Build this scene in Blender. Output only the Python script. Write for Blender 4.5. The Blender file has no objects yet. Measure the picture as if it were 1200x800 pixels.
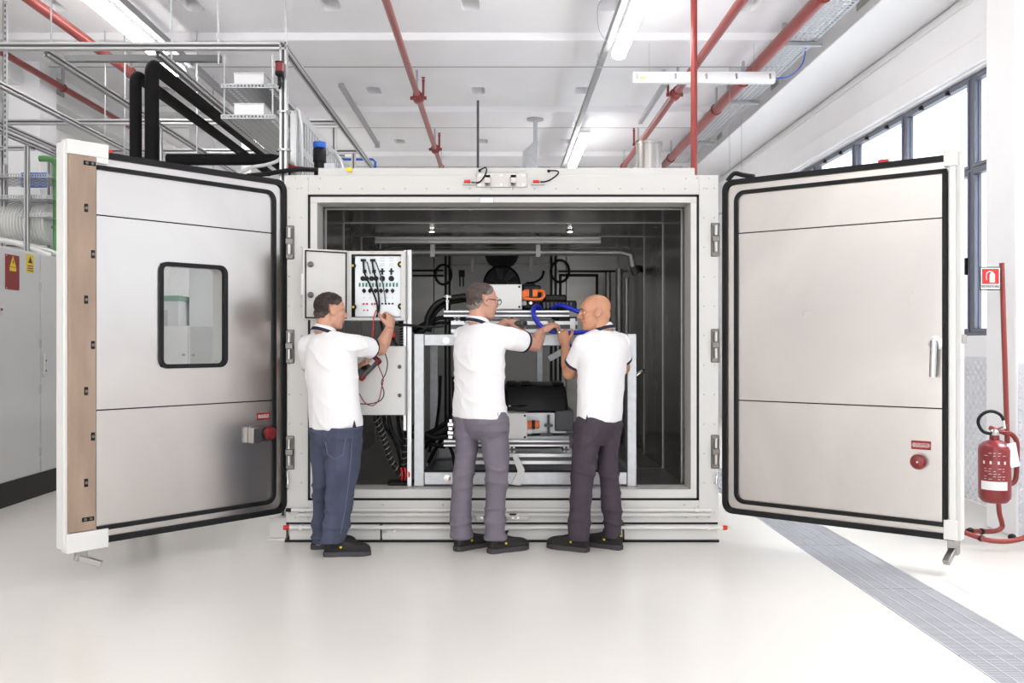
import bpy, math, random
import numpy as np
from mathutils import Vector, Matrix
random.seed(7)
SC = bpy.context.scene
COL = SC.collection
# ------------------------------------------------------------------ camera
# measured from the photograph: level camera 1.37 m above the floor, 6.287 m in front of the chamber
F, D0, EYE, VX, VY = 1075.0, 6.287, 1.37, 585.0, 400.0
cam_d = bpy.data.cameras.new('camera'); cam = bpy.data.objects.new('camera', cam_d); COL.objects.link(cam)
cam.location = (0, -D0, EYE); cam.rotation_euler = (math.pi/2, 0, 0)
cam_d.sensor_width = 36; cam_d.lens = 36*F/1200; cam_d.shift_x = 15/1200
cam_d.clip_end = 200
SC.camera = cam
# ------------------------------------------------------------------ world, daylight, exposure
wd = bpy.data.worlds.new('World'); SC.world = wd; wd.use_nodes = True
bg = wd.node_tree.nodes['Background']; bg.inputs[0].default_value = (0.965, 0.98, 1, 1); bg.inputs[1].default_value = 2.1
sun_d = bpy.data.lights.new('sun', 'SUN'); sun_d.energy = 11.0; sun_d.angle = math.radians(40); sun_d.color = (1, .985, .96)
sun = bpy.data.objects.new('sun', sun_d); COL.objects.link(sun)
sun.rotation_euler = Vector((-.50, .06, -.80)).to_track_quat('-Z', 'Y').to_euler()
vs = SC.view_settings
SC.display_settings.display_device = 'sRGB'
vs.view_transform = 'Standard'; vs.look = 'None'; vs.gamma = 1; vs.use_curve_mapping = False
vs.exposure = 0.22

# ------------------------------------------------------------------ helpers
def W(px, py, Y):
    """point seen at (px, py) of the 1200x800 photograph when it stands at depth Y"""
    d = Y + D0
    return Vector(((px-VX)*d/F, Y, EYE-(py-VY)*d/F))
def V(*a): return Vector(a)

MATS = {}
def mk(name, col, rough=.5, metal=0, var=0, vs=6, bump=0, bs=60, emit=None, estr=1, stretch=None, trans=0, ior=1.45, coat=0, rvar=0, dist=0):
    m = bpy.data.materials.new(name); m.use_nodes = True
    nt = m.node_tree; N = nt.nodes; L = nt.links; b = N['Principled BSDF']
    b.inputs['Base Color'].default_value = (*col, 1); b.inputs['Roughness'].default_value = rough; b.inputs['Metallic'].default_value = metal
    b.inputs['IOR'].default_value = ior
    if trans: b.inputs['Transmission Weight'].default_value = trans
    if coat: b.inputs['Coat Weight'].default_value = coat; b.inputs['Coat Roughness'].default_value = .08
    tc = N.new('ShaderNodeTexCoord'); src = tc.outputs['Object']
    if stretch:
        mp = N.new('ShaderNodeMapping'); mp.inputs['Scale'].default_value = stretch; L.new(src, mp.inputs[0]); src = mp.outputs[0]
    no = N.new('ShaderNodeTexNoise'); no.inputs['Scale'].default_value = vs; no.inputs['Detail'].default_value = 4; no.inputs['Distortion'].default_value = dist; L.new(src, no.inputs['Vector'])
    if var:
        mx = N.new('ShaderNodeMix'); mx.data_type = 'RGBA'
        mx.inputs['A'].default_value = (*[max(0, c*(1-var)) for c in col], 1); mx.inputs['B'].default_value = (*[min(1, c*(1+var)) for c in col], 1)
        rp = N.new('ShaderNodeMapRange'); rp.inputs['From Min'].default_value = .22; rp.inputs['From Max'].default_value = .78
        L.new(no.outputs['Fac'], rp.inputs['Value']); L.new(rp.outputs[0], mx.inputs['Factor']); L.new(mx.outputs['Result'], b.inputs['Base Color'])
    if rvar:
        rr = N.new('ShaderNodeMapRange'); rr.inputs['From Min'].default_value = .15; rr.inputs['From Max'].default_value = .85
        rr.inputs['To Min'].default_value = max(0, rough-rvar); rr.inputs['To Max'].default_value = rough+rvar
        L.new(no.outputs['Fac'], rr.inputs['Value']); L.new(rr.outputs[0], b.inputs['Roughness'])
    if bump:
        n2 = N.new('ShaderNodeTexNoise'); n2.inputs['Scale'].default_value = bs; n2.inputs['Detail'].default_value = 3; L.new(src, n2.inputs['Vector'])
        bp = N.new('ShaderNodeBump'); bp.inputs['Strength'].default_value = bump; bp.inputs['Distance'].default_value = .01
        L.new(n2.outputs['Fac'], bp.inputs['Height']); L.new(bp.outputs[0], b.inputs['Normal'])
    if emit:
        b.inputs['Emission Color'].default_value = (*emit, 1); b.inputs['Emission Strength'].default_value = estr
    MATS[name] = m
    return m

class MB:
    def __init__(s): s.v = []; s.f = []; s.m = []; s.mi = 0
    def add(s, vs, fs):
        o = len(s.v); s.v += [tuple(p) for p in vs]; s.f += [tuple(i+o for i in f) for f in fs]; s.m += [s.mi]*len(fs); return s
    def box(s, x0, x1, y0, y1, z0, z1):
        x0, x1 = sorted((x0, x1)); y0, y1 = sorted((y0, y1)); z0, z1 = sorted((z0, z1))
        return s.add([(x0,y0,z0),(x1,y0,z0),(x1,y1,z0),(x0,y1,z0),(x0,y0,z1),(x1,y0,z1),(x1,y1,z1),(x0,y1,z1)],
                     [(0,3,2,1),(4,5,6,7),(0,1,5,4),(1,2,6,5),(2,3,7,6),(3,0,4,7)])
    def obox(s, c, ax, ay, az):
        c = Vector(c); P = []
        for k in (-1, 1):
            for i, j in ((-1,-1),(1,-1),(1,1),(-1,1)): P.append(c+Vector(ax)*i+Vector(ay)*j+Vector(az)*k)
        return s.add(P, [(0,3,2,1),(4,5,6,7),(0,1,5,4),(1,2,6,5),(2,3,7,6),(3,0,4,7)])
    def bar(s, p0, p1, w, h, up=(0,0,1)):
        p0, p1 = Vector(p0), Vector(p1); d = p1-p0; L = d.length; d.normalize()
        sd = d.cross(Vector(up))
        if sd.length < 1e-4: sd = d.cross(Vector((0,1,0)))
        sd.normalize(); u = sd.cross(d)
        return s.obox((p0+p1)/2, d*L/2, sd*w/2, u*h/2)
    def loft(s, rings, cap=True, closed=False):
        n = len(rings[0]); P = [p for r in rings for p in r]; fs = []
        for i in range(len(rings)-(0 if closed else 1)):
            a, b = i*n, ((i+1) % len(rings))*n
            fs += [(a+j, a+(j+1) % n, b+(j+1) % n, b+j) for j in range(n)]
        if cap and not closed:
            fs.append(tuple(range(n-1, -1, -1))); fs.append(tuple(range((len(rings)-1)*n, len(rings)*n)))
        return s.add(P, fs)
    def tube(s, pts, r, n=10, cap=True, closed=False):
        pts = [Vector(p) for p in pts]; m = len(pts)
        rs = r if isinstance(r, (list, tuple)) else [r]*m
        t = []
        for i in range(m):
            a = pts[i-1] if (i > 0 or closed) else pts[0]; b = pts[(i+1) % m] if (i < m-1 or closed) else pts[-1]
            d = b-a; t.append(d.normalized() if d.length > 1e-9 else Vector((0,0,1)))
        ref = Vector((0,0,1)) if abs(t[0].z) < .9 else Vector((1,0,0))
        nn = (ref-t[0]*ref.dot(t[0])).normalized(); rings = []
        for i in range(m):
            nn = (nn-t[i]*nn.dot(t[i]))
            if nn.length < 1e-6: nn = t[i].orthogonal()
            nn.normalize(); bb = t[i].cross(nn)
            rings.append([pts[i]+(nn*math.cos(2*math.pi*k/n)+bb*math.sin(2*math.pi*k/n))*rs[i] for k in range(n)])
        return s.loft(rings, cap, closed)
    def cyl(s, p0, p1, r, n=16, r2=None): return s.tube([p0, p1], [r, r if r2 is None else r2], n)
    def lathe(s, prof, c=(0,0,0), axis=(0,0,1), n=20):
        a = Vector(axis).normalized(); u = a.orthogonal().normalized(); w = a.cross(u); c = Vector(c)
        return s.loft([[c+a*z+(u*math.cos(2*math.pi*k/n)+w*math.sin(2*math.pi*k/n))*max(r, 1e-4) for k in range(n)] for r, z in prof])
    def ball(s, c, r, n=14, axes=None):
        c = Vector(c); r = r if isinstance(r, (tuple, list)) else (r,)*3
        X, Y, Z = axes or (V(1,0,0), V(0,1,0), V(0,0,1)); rings = []
        for i in range(1, n//2+1):
            th = math.pi*(i-.5)/(n//2)
            rings.append([c-Z*r[2]*math.cos(th)+X*r[0]*math.sin(th)*math.cos(2*math.pi*k/n)+Y*r[1]*math.sin(th)*math.sin(2*math.pi*k/n) for k in range(n)])
        return s.loft(rings)
    def limb(s, pts, rs, n=14):
        s.tube(pts, list(rs), n)
        for p, r in zip(pts, rs): s.ball(p, r*1.0, n)
        return s
    def prism(s, poly, o, ux, uy, uz):
        """poly in (ux, uy) extruded along uz"""
        o, ux, uy, uz = map(Vector, (o, ux, uy, uz))
        A = [o+ux*a+uy*b for a, b in poly]; return s.loft([A, [p+uz for p in A]])
    def mesh(s, name):
        me = bpy.data.meshes.new(name); me.from_pydata(s.v, [], s.f); me.update(); return me
    def build(s, name, mat=None, parent=None, bev=0, smooth=True, fix=True):
        me = s.mesh(name)
        if fix:
            import bmesh
            bm = bmesh.new(); bm.from_mesh(me); bmesh.ops.recalc_face_normals(bm, faces=bm.faces[:]); bm.to_mesh(me); bm.free()
        mats = mat if isinstance(mat, (list, tuple)) else [mat]
        for m in mats: me.materials.append(MATS[m] if isinstance(m, str) else m)
        if len(mats) > 1: me.polygons.foreach_set('material_index', s.m)
        if smooth:
            me.shade_smooth(); me.set_sharp_from_angle(angle=math.radians(38))
        o = bpy.data.objects.new(name, me); COL.objects.link(o)
        if parent: o.parent = parent
        if bev:
            b = o.modifiers.new('bevel', 'BEVEL'); b.width = bev; b.segments = 2; b.limit_method = 'ANGLE'; b.angle_limit = math.radians(40)
        return o
def rrect(x0, x1, z0, z1, r, n=5):
    P = []
    for cx, cz, a0 in ((x1-r, z1-r, 0), (x0+r, z1-r, 90), (x0+r, z0+r, 180), (x1-r, z0+r, 270)):
        for i in range(n+1):
            a = math.radians(a0+90*i/n); P.append((cx+r*math.cos(a), cz+r*math.sin(a)))
    return P
def smoothpath(pts, k=6):
    pts = [Vector(p) for p in pts]; out = []
    for i in range(len(pts)-1):
        p0, p1, p2, p3 = pts[max(i-1,0)], pts[i], pts[i+1], pts[min(i+2, len(pts)-1)]
        for j in range(k):
            t = j/k
            out.append(.5*((2*p1)+(p2-p0)*t+(2*p0-5*p1+4*p2-p3)*t*t+(3*p1-p0-3*p2+p3)*t**3))
    out.append(pts[-1]); return out
def thing(name, label, cat, loc=(0,0,0), rotz=0, group=None):
    o = bpy.data.objects.new(name, None); COL.objects.link(o); o.empty_display_size = .1
    o.location = loc; o.rotation_euler = (0,0,rotz); return tag(o, label, cat, group)
def tag(o, label, cat=None, group=None):
    o['label'] = label
    if cat: o['category'] = cat
    if group: o['group'] = group
    return o
def struct(o): o['kind'] = 'structure'; return o
def stuff(o): o['kind'] = 'stuff'; return o
def dup(root, loc, rotz=None, label=None):
    r = root.copy(); COL.objects.link(r); r.location = loc
    if rotz is not None: r.rotation_euler = (0,0,rotz)
    if label: r['label'] = label
    for ch in list(root.children):
        c = ch.copy(); COL.objects.link(c); c.parent = r
        for g in list(ch.children):
            d = g.copy(); COL.objects.link(d); d.parent = c
    return r
def copypart(o, loc, parent=None):
    c = o.copy(); COL.objects.link(c); c.location = loc
    if parent: c.parent = parent
    return c
def text(name, body, mat, size, o, ux, uy, parent=None, depth=.0008, align='CENTER'):
    cu = bpy.data.curves.new('txt', 'FONT'); cu.body = body; cu.size = size; cu.align_x = align; cu.align_y = 'CENTER'; cu.extrude = depth; cu.space_line = .85
    t = bpy.data.objects.new('txt', cu); COL.objects.link(t)
    me = bpy.data.meshes.new_from_object(t.evaluated_get(bpy.context.evaluated_depsgraph_get())); bpy.data.objects.remove(t)
    ux, uy = Vector(ux).normalized(), Vector(uy).normalized(); uz = ux.cross(uy); o = Vector(o)
    me.transform(Matrix(((ux.x,uy.x,uz.x,o.x),(ux.y,uy.y,uz.y,o.y),(ux.z,uy.z,uz.z,o.z),(0,0,0,1))))
    me.materials.clear(); me.materials.append(MATS[mat]); me.name = name
    ob = bpy.data.objects.new(name, me); COL.objects.link(ob)
    if parent: ob.parent = parent
    return ob

# ------------------------------------------------------------------ materials
mk('epoxy_floor', (.77,.74,.69), .25, var=.022, vs=.9, dist=.6, rvar=.02, bump=.015, bs=3)
mk('white_paint', (.91,.905,.915), .6, var=.02, vs=2, bump=.03, bs=25)
mk('ceiling_paint', (.91,.90,.92), .75, var=.03, vs=1.5, bump=.05, bs=18)
mk('left_paint', (.86,.855,.85), .7, var=.03, vs=1.5)
mk('concrete', (.42,.41,.40), .85, var=.15, vs=6, bump=.1, bs=30)
mk('joint_dark', (.12,.12,.12), .8)
mk('enamel', (.64,.625,.60), .38, var=.015, vs=3)
mk('enamel_white', (.74,.73,.71), .35, var=.01, vs=3)
mk('stainless', (.57,.535,.51), .30, 1, var=.13, vs=1.1, dist=1.2, rvar=.04, bump=.006, bs=9, stretch=(1,1,.7))
mk('stainless_trim', (.41,.39,.37), .28, 1, var=.05, vs=8)
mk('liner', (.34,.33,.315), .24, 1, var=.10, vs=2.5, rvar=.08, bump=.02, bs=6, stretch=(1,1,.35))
mk('liner_floor', (.42,.405,.39), .36, 1, var=.2, vs=5, rvar=.1, stretch=(1,.4,1))
mk('liner_dark', (.16,.155,.15), .35, 1)
mk('liner_bead', (.46,.45,.44), .45, .55)
mk('fan_plate', (.58,.565,.55), .5, .2)
mk('liner_back_shaded', (.205,.20,.19), .3, 1, var=.15, vs=3, stretch=(.5,1,3))  # liner darkened for the back panels; their shade is put into the colour
mk('green_pale', (.30,.50,.38), .5)
mk('steel_dark', (.20,.20,.205), .5, .4)
mk('steel_mid', (.36,.36,.37), .45, .5)
mk('zinc', (.50,.51,.525), .42, .75, var=.13, vs=22, rvar=.1)
mk('aluminium', (.60,.60,.60), .36, .9, var=.04, vs=10)
mk('aluminium_dark', (.10,.10,.105), .5, .3)
mk('chrome', (.62,.61,.595), .15, 1)
mk('rubber', (.011,.011,.012), .5, ior=1.3, var=.2, vs=30)
mk('black_plastic', (.011,.011,.012), .4, ior=1.28)
mk('black_foam', (.009,.0085,.0085), .8, ior=1.25, var=.3, vs=14, bump=.2, bs=25)
mk('red_pipe', (.26,.040,.034), .35, var=.06, vs=5)
mk('red_gloss', (.20,.012,.015), .38, var=.05, vs=8, coat=.4)
mk('red_plastic', (.62,.02,.018), .3)
mk('red_dark', (.26,.012,.014), .45)
mk('orange', (.85,.17,.03), .4)
mk('blue_hose', (.02,.035,.50), .3)
mk('blue_plastic', (.02,.13,.62), .35)
mk('yellow', (.85,.62,.03), .45)
mk('green_pipe', (.10,.27,.09), .4)
mk('green_mark', (.03,.22,.15), .5)
mk('brown_board', (.33,.235,.175), .5, var=.22, vs=4, stretch=(2.4,2.4,.5), rvar=.05)
mk('cabinet_grey', (.67,.675,.68), .38, .15, var=.03, vs=2)
mk('window_frame', (.13,.14,.18), .4, var=.05, vs=6)
mk('wall_glass', (.9,.95,1), .02, trans=1, ior=1.0)
mk('glass', (.985,.995,.99), .01, trans=1, ior=1.1)
mk('glass_lens', (.95,.97,.97), .02, trans=1, ior=1.1)
mk('lamp_glow', (1,1,1), .4, emit=(1,.985,.96), estr=22)
mk('spot_glow', (1,1,1), .4, emit=(1,.93,.8), estr=25)
mk('lamp_diffuser', (.86,.86,.87), .3)
mk('checker', (.74,.75,.79), .35, .6, var=.06, vs=12)
mk('grating_line', (.66,.665,.69), .5, .2)
mk('hinge_metal', (.18,.17,.16), .33, 1)
mk('grating', (.47,.475,.50), .5, .3, var=.1, vs=7)
mk('pit', (.35,.35,.37), .9)
mk('label_white', (.85,.85,.84), .5)
mk('panel_plate', (.66,.68,.69), .35, .35, var=.03, vs=4)
mk('skin_a', (.57,.30,.205), .45, var=.07, vs=18, bump=.04, bs=120)
mk('skin_b', (.57,.30,.215), .45, var=.08, vs=18, bump=.04, bs=120)
mk('skin_c', (.53,.255,.15), .33, var=.07, vs=16, bump=.04, bs=120)
mk('hair_dark', (.026,.016,.013), .6, var=.45, vs=90, bump=.5, bs=160)
mk('hair_grey', (.072,.050,.042), .6, var=.5, vs=55, bump=.5, bs=160)
mk('hair_dark_side', (.085,.055,.042), .6, var=.4, vs=90, bump=.4, bs=160)
mk('hair_grey_side', (.20,.165,.15), .6, var=.35, vs=80, bump=.4, bs=160)
mk('shirt_white', (.86,.84,.85), .8, var=.01, vs=8, bump=.06, bs=260)
mk('navy', (.012,.014,.035), .75)
mk('denim', (.062,.072,.118), .85, var=.3, vs=7, bump=.12, bs=300, stretch=(1.6,1.6,.6))
mk('denim_stitch', (.13,.14,.20), .9)
mk('chino_grey', (.165,.145,.178), .85, var=.1, vs=6, bump=.08, bs=300)
mk('chino_dark', (.052,.038,.052), .85, var=.12, vs=6, bump=.08, bs=300)
mk('shoe_black', (.016,.013,.013), .7, var=.2, vs=40, bump=.15, bs=140)
mk('shoe_sole', (.045,.042,.045), .6)
mk('eye_white', (.75,.73,.70), .2)
mk('eye_dark', (.03,.018,.012), .2)
mk('lips', (.42,.17,.13), .5)
mk('brow', (.06,.04,.03), .8)
# ================================================================== the hall
XL, XR, YN, YF, ZC = -6.1, 4.04, -9.0, 10.7, 4.65
fl = MB().box(XL-.2, 2.0, YN, YF, -.2, 0).box(2.41, XR+.2, YN, YF, -.2, 0).box(2.0, 2.41, YN, YF, -.2, -.05)
floor = struct(fl.build('floor', 'epoxy_floor', smooth=False)); floor['label'] = 'glossy off-white epoxy floor'
# floor grating over a drain channel, in lift-out panels
g = MB()
for i in range(72): g.box(.004, .402, .006+i*.01495, .0145+i*.01495, -.026, -.002)
g.box(.004, .402, .0, .006, -.03, .001).box(.004, .402, 1.078, 1.084, -.03, .001)
gp = g.build('grating_panel', 'grating', floor, smooth=False); gp.location = (2.003, -1.19-1.09*3, 0)
gl_ = MB()
for i in range(6): gl_.box(.004+i*.0785, .0085+i*.0785, .004, 1.08, -.03, 0.001)
gl_ = gl_.build('bearing_bars', 'grating_line', gp, smooth=False)
for k in range(-2, 8):
    c = copypart(gp, (2.003, -1.19+1.09*k, 0), floor); copypart(gl_, (0,0,0), c)
h = MB().box(2.56, 3.3, -1.61, -1.03, 0, .0015); h.build('floor_hatch', 'epoxy_floor', floor, bev=.001)
h = MB()
for a in ((2.553,3.307,-1.617,-1.611),(2.553,3.307,-1.029,-1.023),(2.553,2.559,-1.617,-1.023),(3.301,3.307,-1.617,-1.023)): h.box(*a, 0, .001)
h.build('hatch_joint', 'cabinet_grey', floor)
# ceiling: precast slabs with lamp pockets between shallow cross beams
MB().box(2.001, 2.409, YN, YF, -.05, -.048).build('channel_bed', 'pit', floor)
ceil = struct(MB().box(XL-.2, XR+.3, YN, YF+.2, ZC+.25, ZC+.4).build('ceiling', 'ceiling_paint', smooth=False)); ceil['label'] = 'white precast concrete ceiling with lamp pockets and cross beams'
pk = [-.28+1.36*k for k in range(-4, 4)]
def slab(y0, y1, yc):
    m = MB(); hw, hl, dz = .09, .16, .23
    xs = [XL]; 
    for p in pk: xs += [p-hw, p+hw]
    xs.append(XR); ys = [y0, yc-hl, yc+hl, y1]
    for i in range(len(xs)-1):
        for j in range(3):
            if j == 1 and i % 2 == 1: continue
            m.add([(xs[i],ys[j],ZC),(xs[i],ys[j+1],ZC),(xs[i+1],ys[j+1],ZC),(xs[i+1],ys[j],ZC)], [(0,1,2,3)])
    m.add([(XL,y0,ZC),(XR,y0,ZC),(XR,y0,ZC+.2),(XL,y0,ZC+.2)], [(0,1,2,3)])
    s = m.build('ceiling_slab', 'ceiling_paint', ceil, smooth=False, fix=False)
    return s
def pocket_mesh():
    hw, hl, dz = .09, .16, .23
    def ring(s, z): return [Vector((a, b, z)) for a, b in rrect(-hw*s, hw*s, -hl*s, hl*s, .045*s)]
    m = MB(); R = [ring(1, 0), ring(.98, .10), ring(.93, .19), ring(.7, dz), ring(.05, dz+.003)]
    m.loft(R, cap=False); m.add(R[-1], [tuple(range(len(R[-1])))])
    # corner webs between the rounded mouth and the square hole
    n = 6
    for q, (sx, sy) in enumerate(((1,1),(-1,1),(-1,-1),(1,-1))):
        arc = R[0][q*n:(q+1)*n]; m.add([(sx*hw, sy*hl, 0)]+arc, [(0, i+1, i+2) for i in range(n-1)])
    return m
pock = None
for k in range(-5, 3):
    yb = 3.463+3.05*k                      # beam near face
    m = MB().box(XL, XR, yb, yb+.95, ZC-.08, ZC+.22); m.build('ceiling_beam', 'ceiling_paint', ceil, bev=.012)
    if k < 3:
        y0, y1 = yb+.95, yb+3.05; yc = yb+2.25; slab(y0, y1, yc)
        if k < -2: continue
        for p in pk:
            if pock is None:
                pock = pocket_mesh().build('lamp_pocket', 'ceiling_paint', ceil, fix=False); pock.location = (p, yc, ZC)
            else: copypart(pock, (p, yc, ZC), ceil)
for k in range(0, 3):                       # dark joints beside the beams
    yb = 3.463+3.05*(k)
    MB().box(XL, XR, yb+.938, yb+.951, ZC-.0825, ZC-.06).build('ceiling_joint', 'joint_dark', ceil)
# walls
wb = struct(MB().box(XL-.2, XR+.3, YF, YF+.2, 0, ZC+.3).build('wall_back', 'white_paint', smooth=False))
wl = struct(MB().box(XL-.2, XL, YN, YF, 0, ZC+.3).build('wall_left', 'left_paint', smooth=False))
ZS, ZT = 1.42, 3.68
wr = MB().box(XR, XR+.3, YN, YF, 0, ZS).box(XR, XR+.3, YN, YF, ZT, ZC+.3).box(XR, XR+.3, 8.2, YF, ZS, ZT)
wr.box(XR, XR+.3, .0, .36, ZS, ZT)
wr = struct(wr.build('wall_right', 'white_paint', smooth=False))
struct(MB().box(XR-.05, XR, YN, YF, ZT+.02, ZT+.24).build('trim_1', 'white_paint', bev=.012))['label'] = 'raised white band above the windows'
struct(MB().box(XR-.03, XR, YN, YF, 4.27, 4.335).build('trim_2', 'white_paint', bev=.006))
bR = struct(MB().box(3.35, XR, YN, YF, 4.36, ZC).build('trim_3', 'white_paint', bev=.01)); bR['label'] = 'white longitudinal beam along the window wall'
bL = struct(MB().box(XL, -5.45, YN, YF, 4.30, ZC).build('trim_4', 'left_paint', bev=.01)); bL['label'] = 'pale longitudinal beam along the left wall'
for i, yy in enumerate((2.0, 4.7, 7.5)):
    MB().box(3.342, 3.352, yy, yy+.3, 4.455, 4.60).build('beam_hole', 'concrete', bR, bev=.004)
for i, yy in enumerate((2.0, 4.9)):
    MB().box(-5.452, -5.44, yy, yy+.3, 4.42, 4.62).build('beam_hole', 'concrete', bL, bev=.004)
pl = MB().box(3.6, XR, .11, .5, 0, ZC)
pl = struct(pl.build('wall_pillar', 'white_paint', bev=.012)); pl['label'] = 'white concrete pillar beside the window wall'
struct(MB().box(-5.62, -5.25, 4.2, 4.6, 0, ZC).build('wall_pier', 'white_paint', bev=.01))['label'] = 'white pier at the left wall behind the ducts'
struct(MB().box(-6.1, -5.9, 4.7, 8.6, 2.3, 3.5).build('wall_panel', 'concrete', bev=.01))['label'] = 'bare concrete band on the left wall'
# checker plate cladding, real raised lozenges
def checker(o, ux, uz, nrm, w, hh, parent, step=.043):
    o, ux, uz, nrm = map(Vector, (o, ux, uz, nrm)); m = MB()
    m.obox(o+ux*w/2+uz*hh/2+nrm*.002, ux*w/2, uz*hh/2, nrm*.002)
    ni, nj = int(w/step), int(hh/step)
    for i in range(ni+1):
        for j in range(nj+1):
            c = o+ux*(i*step+.012)+uz*(j*step+.012)+nrm*.004
            if (c-o).dot(ux) > w-.01 or (c-o).dot(uz) > hh-.01: continue
            s = 1 if (i+j) % 2 else -1
            a = (ux+uz*s).normalized()*.023; b = (ux-uz*s).normalized()*.0085; t = nrm*.004
            m.add([c+a, c+b, c-a, c-b, c+a*.5+b*.2+t*1.6, c-a*.5+t*1.6], [(0,1,4),(1,2,5,4),(2,3,5),(3,0,4,5)])
    o2 = m.build('checker_plate', 'checker', parent, smooth=False, fix=False); stuff(o2); return o2
checker((XR, .52, .02), (0,1,0), (0,0,1), (-1,0,0), 1.2, 1.22, wr)
checker((XR, 1.74, .02), (0,1,0), (0,0,1), (-1,0,0), 1.2, 1.22, wr)
checker((3.62, .11, .02), (1,0,0), (0,0,1), (0,-1,0), .42, 1.2, pl)
# window units
def window(n, y0):
    x0, w, fr = XR+.06, 1.31, .032
    m = MB(); y1 = y0+w
    for a in ((y0,y1,ZS,ZS+fr),(y0,y1,ZT-fr,ZT),(y0,y0+fr,ZS+fr,ZT-fr),(y1-fr,y1,ZS+fr,ZT-fr),(y0+fr,y1-fr,2.84,2.84+fr)): m.box(x0, x0+.07, *a)
    f = struct(m.build('window_%d' % n, 'window_frame', bev=.004)); f['label'] = 'dark grey framed window with a hopper light above'
    for z0, z1 in ((ZS+fr, 2.84), (2.84+fr, ZT-fr)):
        m = MB(); q = .03
        for a in ((y0+fr,y1-fr,z0,z0+q),(y0+fr,y1-fr,z1-q,z1),(y0+fr,y0+fr+q,z0+q,z1-q),(y1-fr-q,y1-fr,z0+q,z1-q)): m.box(x0-.012, x0+.05, *a)
        m.build('sash', 'window_frame', f, bev=.004)
        MB().box(x0+.02, x0+.026, y0+fr+q, y1-fr-q, z0+q, z1-q).build('pane', 'wall_glass', f)
    MB().box(x0-.035, x0-.012, y0+fr+.01, y0+fr+.04, 1.95, 2.10).cyl((x0-.05,y0+fr+.025,2.02),(x0-.012,y0+fr+.025,2.02),.012,10).bar((x0-.05,y0+fr+.025,2.03),(x0-.05,y0+fr+.025,1.93),.018,.012,(1,0,0)).build('window_handle', 'black_plastic', f, bev=.003)
    for q in (.3, .7):
        yy = y0+w*q; MB().box(x0-.03, x0+.0, yy-.02, yy+.02, ZT-.075, ZT-.035).cyl((x0-.04,yy,ZT-.055),(x0-.01,yy,ZT-.055),.014,8).build('hopper_stay', 'black_plastic', f)
    return f
n = 1
for k in range(-6, 6):
    y0 = .36+1.31*k if k >= 0 else .0+1.31*k
    window(n, y0); n += 1
# ---------------------------------------------------------------- pipes and services under the ceiling
def pipe(name, label, cat, pts, r, mat, clamps=(), group=None, hang=True, n=14):
    t = thing(name, label, cat, Vector(pts[0]), 0, group); o = Vector(pts[0])
    MB().tube([Vector(p)-o for p in pts], r, n).build('pipe_run', mat, t)
    for c in clamps:
        c = Vector(c)-o
        m = MB(); m.tube([c+V(math.cos(a)*(r+.006), 0, math.sin(a)*(r+.006)) for a in [2*math.pi*k/14 for k in range(14)]], .008, 6, closed=True)
        m.build('pipe_clamp', mat, t)
        if hang:
            MB().box(c.x-.012, c.x+.012, c.y-.02, c.y+.02, c.z+r, ZC-.02-o.z).build('hanger_strap', 'zinc', t)
    return t
ZP = 4.35
pA = pipe('sprinkler_pipe', 'red sprinkler pipe under the ceiling above the left of the chamber', 'pipe', [(-.99,-3,ZP),(-.99,9.8,ZP)], .036, 'red_pipe', [(-.99,y,ZP) for y in (1.2,4.75,7.8,9.4)])
pB = pipe('sprinkler_pipe', 'thinner red pipe beside the right upright riser', 'pipe', [(2.12,-3,ZP),(2.12,9.8,ZP)], .045, 'red_pipe', [(2.12,y,ZP) for y in (1.1,4.6,7.7,9.3)])
pC = pipe('sprinkler_pipe', 'thickest red pipe running beside the perforated cable tray', 'pipe', [(2.79,-3,ZP),(2.79,9.8,ZP)], .062, 'red_pipe', [(2.79,y,ZP) for y in (1.6,4.2,5.5,8.6)])
pD = pipe('sprinkler_pipe', 'red pipe crossing above the aluminium frame at far left', 'pipe', [(-4.09,-3,ZP),(-4.09,9.8,ZP)], .05, 'red_pipe', [(-4.09,y,ZP) for y in (1.2,3.9,7.5)])
pE = pipe('sprinkler_pipe', 'slim dark red pipe along the left wall beam', 'pipe', [(-5.13,-3,ZP),(-5.13,6.5,ZP)], .036, 'red_pipe', [(-5.13,y,ZP) for y in (1.5,4.5)])
for t, x, ys in ((pA, -.99, (4.95, 7.95)), (pB, 2.12, (4.8, 7.6))):
    for y in ys:   # upright sprinkler heads on short risers with a grooved coupling
        o = t.location
        x2 = x+.06 if t is pA else x-.08
        MB().tube([V(x,y,ZP)-o, V(x2,y,ZP+.02)-o, V(x2,y,ZP+.20)-o], .016, 8).lathe([(.012,.20),(.02,.205),(.02,.225),(.008,.235),(.026,.25),(.026,.253)], V(x2,y,ZP)-o, n=10).build('sprinkler_head', 'red_pipe', t)
        MB().lathe([(.062,-.04),(.07,-.035),(.07,.035),(.062,.04)], V(x,y,ZP)-o, (0,1,0)).box(x-o.x-.1,x-o.x-.06,y-o.y-.015,y-o.y+.015,-.02,.02).box(x-o.x+.06,x-o.x+.1,y-o.y-.015,y-o.y+.015,-.02,.02).build('coupling', 'red_pipe', t)
pipe('riser_pipe', 'upright bright red riser pipe standing behind the chamber right corner', 'pipe', [(1.77,2.05,0),(1.77,2.05,ZC-.05)], .03, 'red_pipe')
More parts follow.
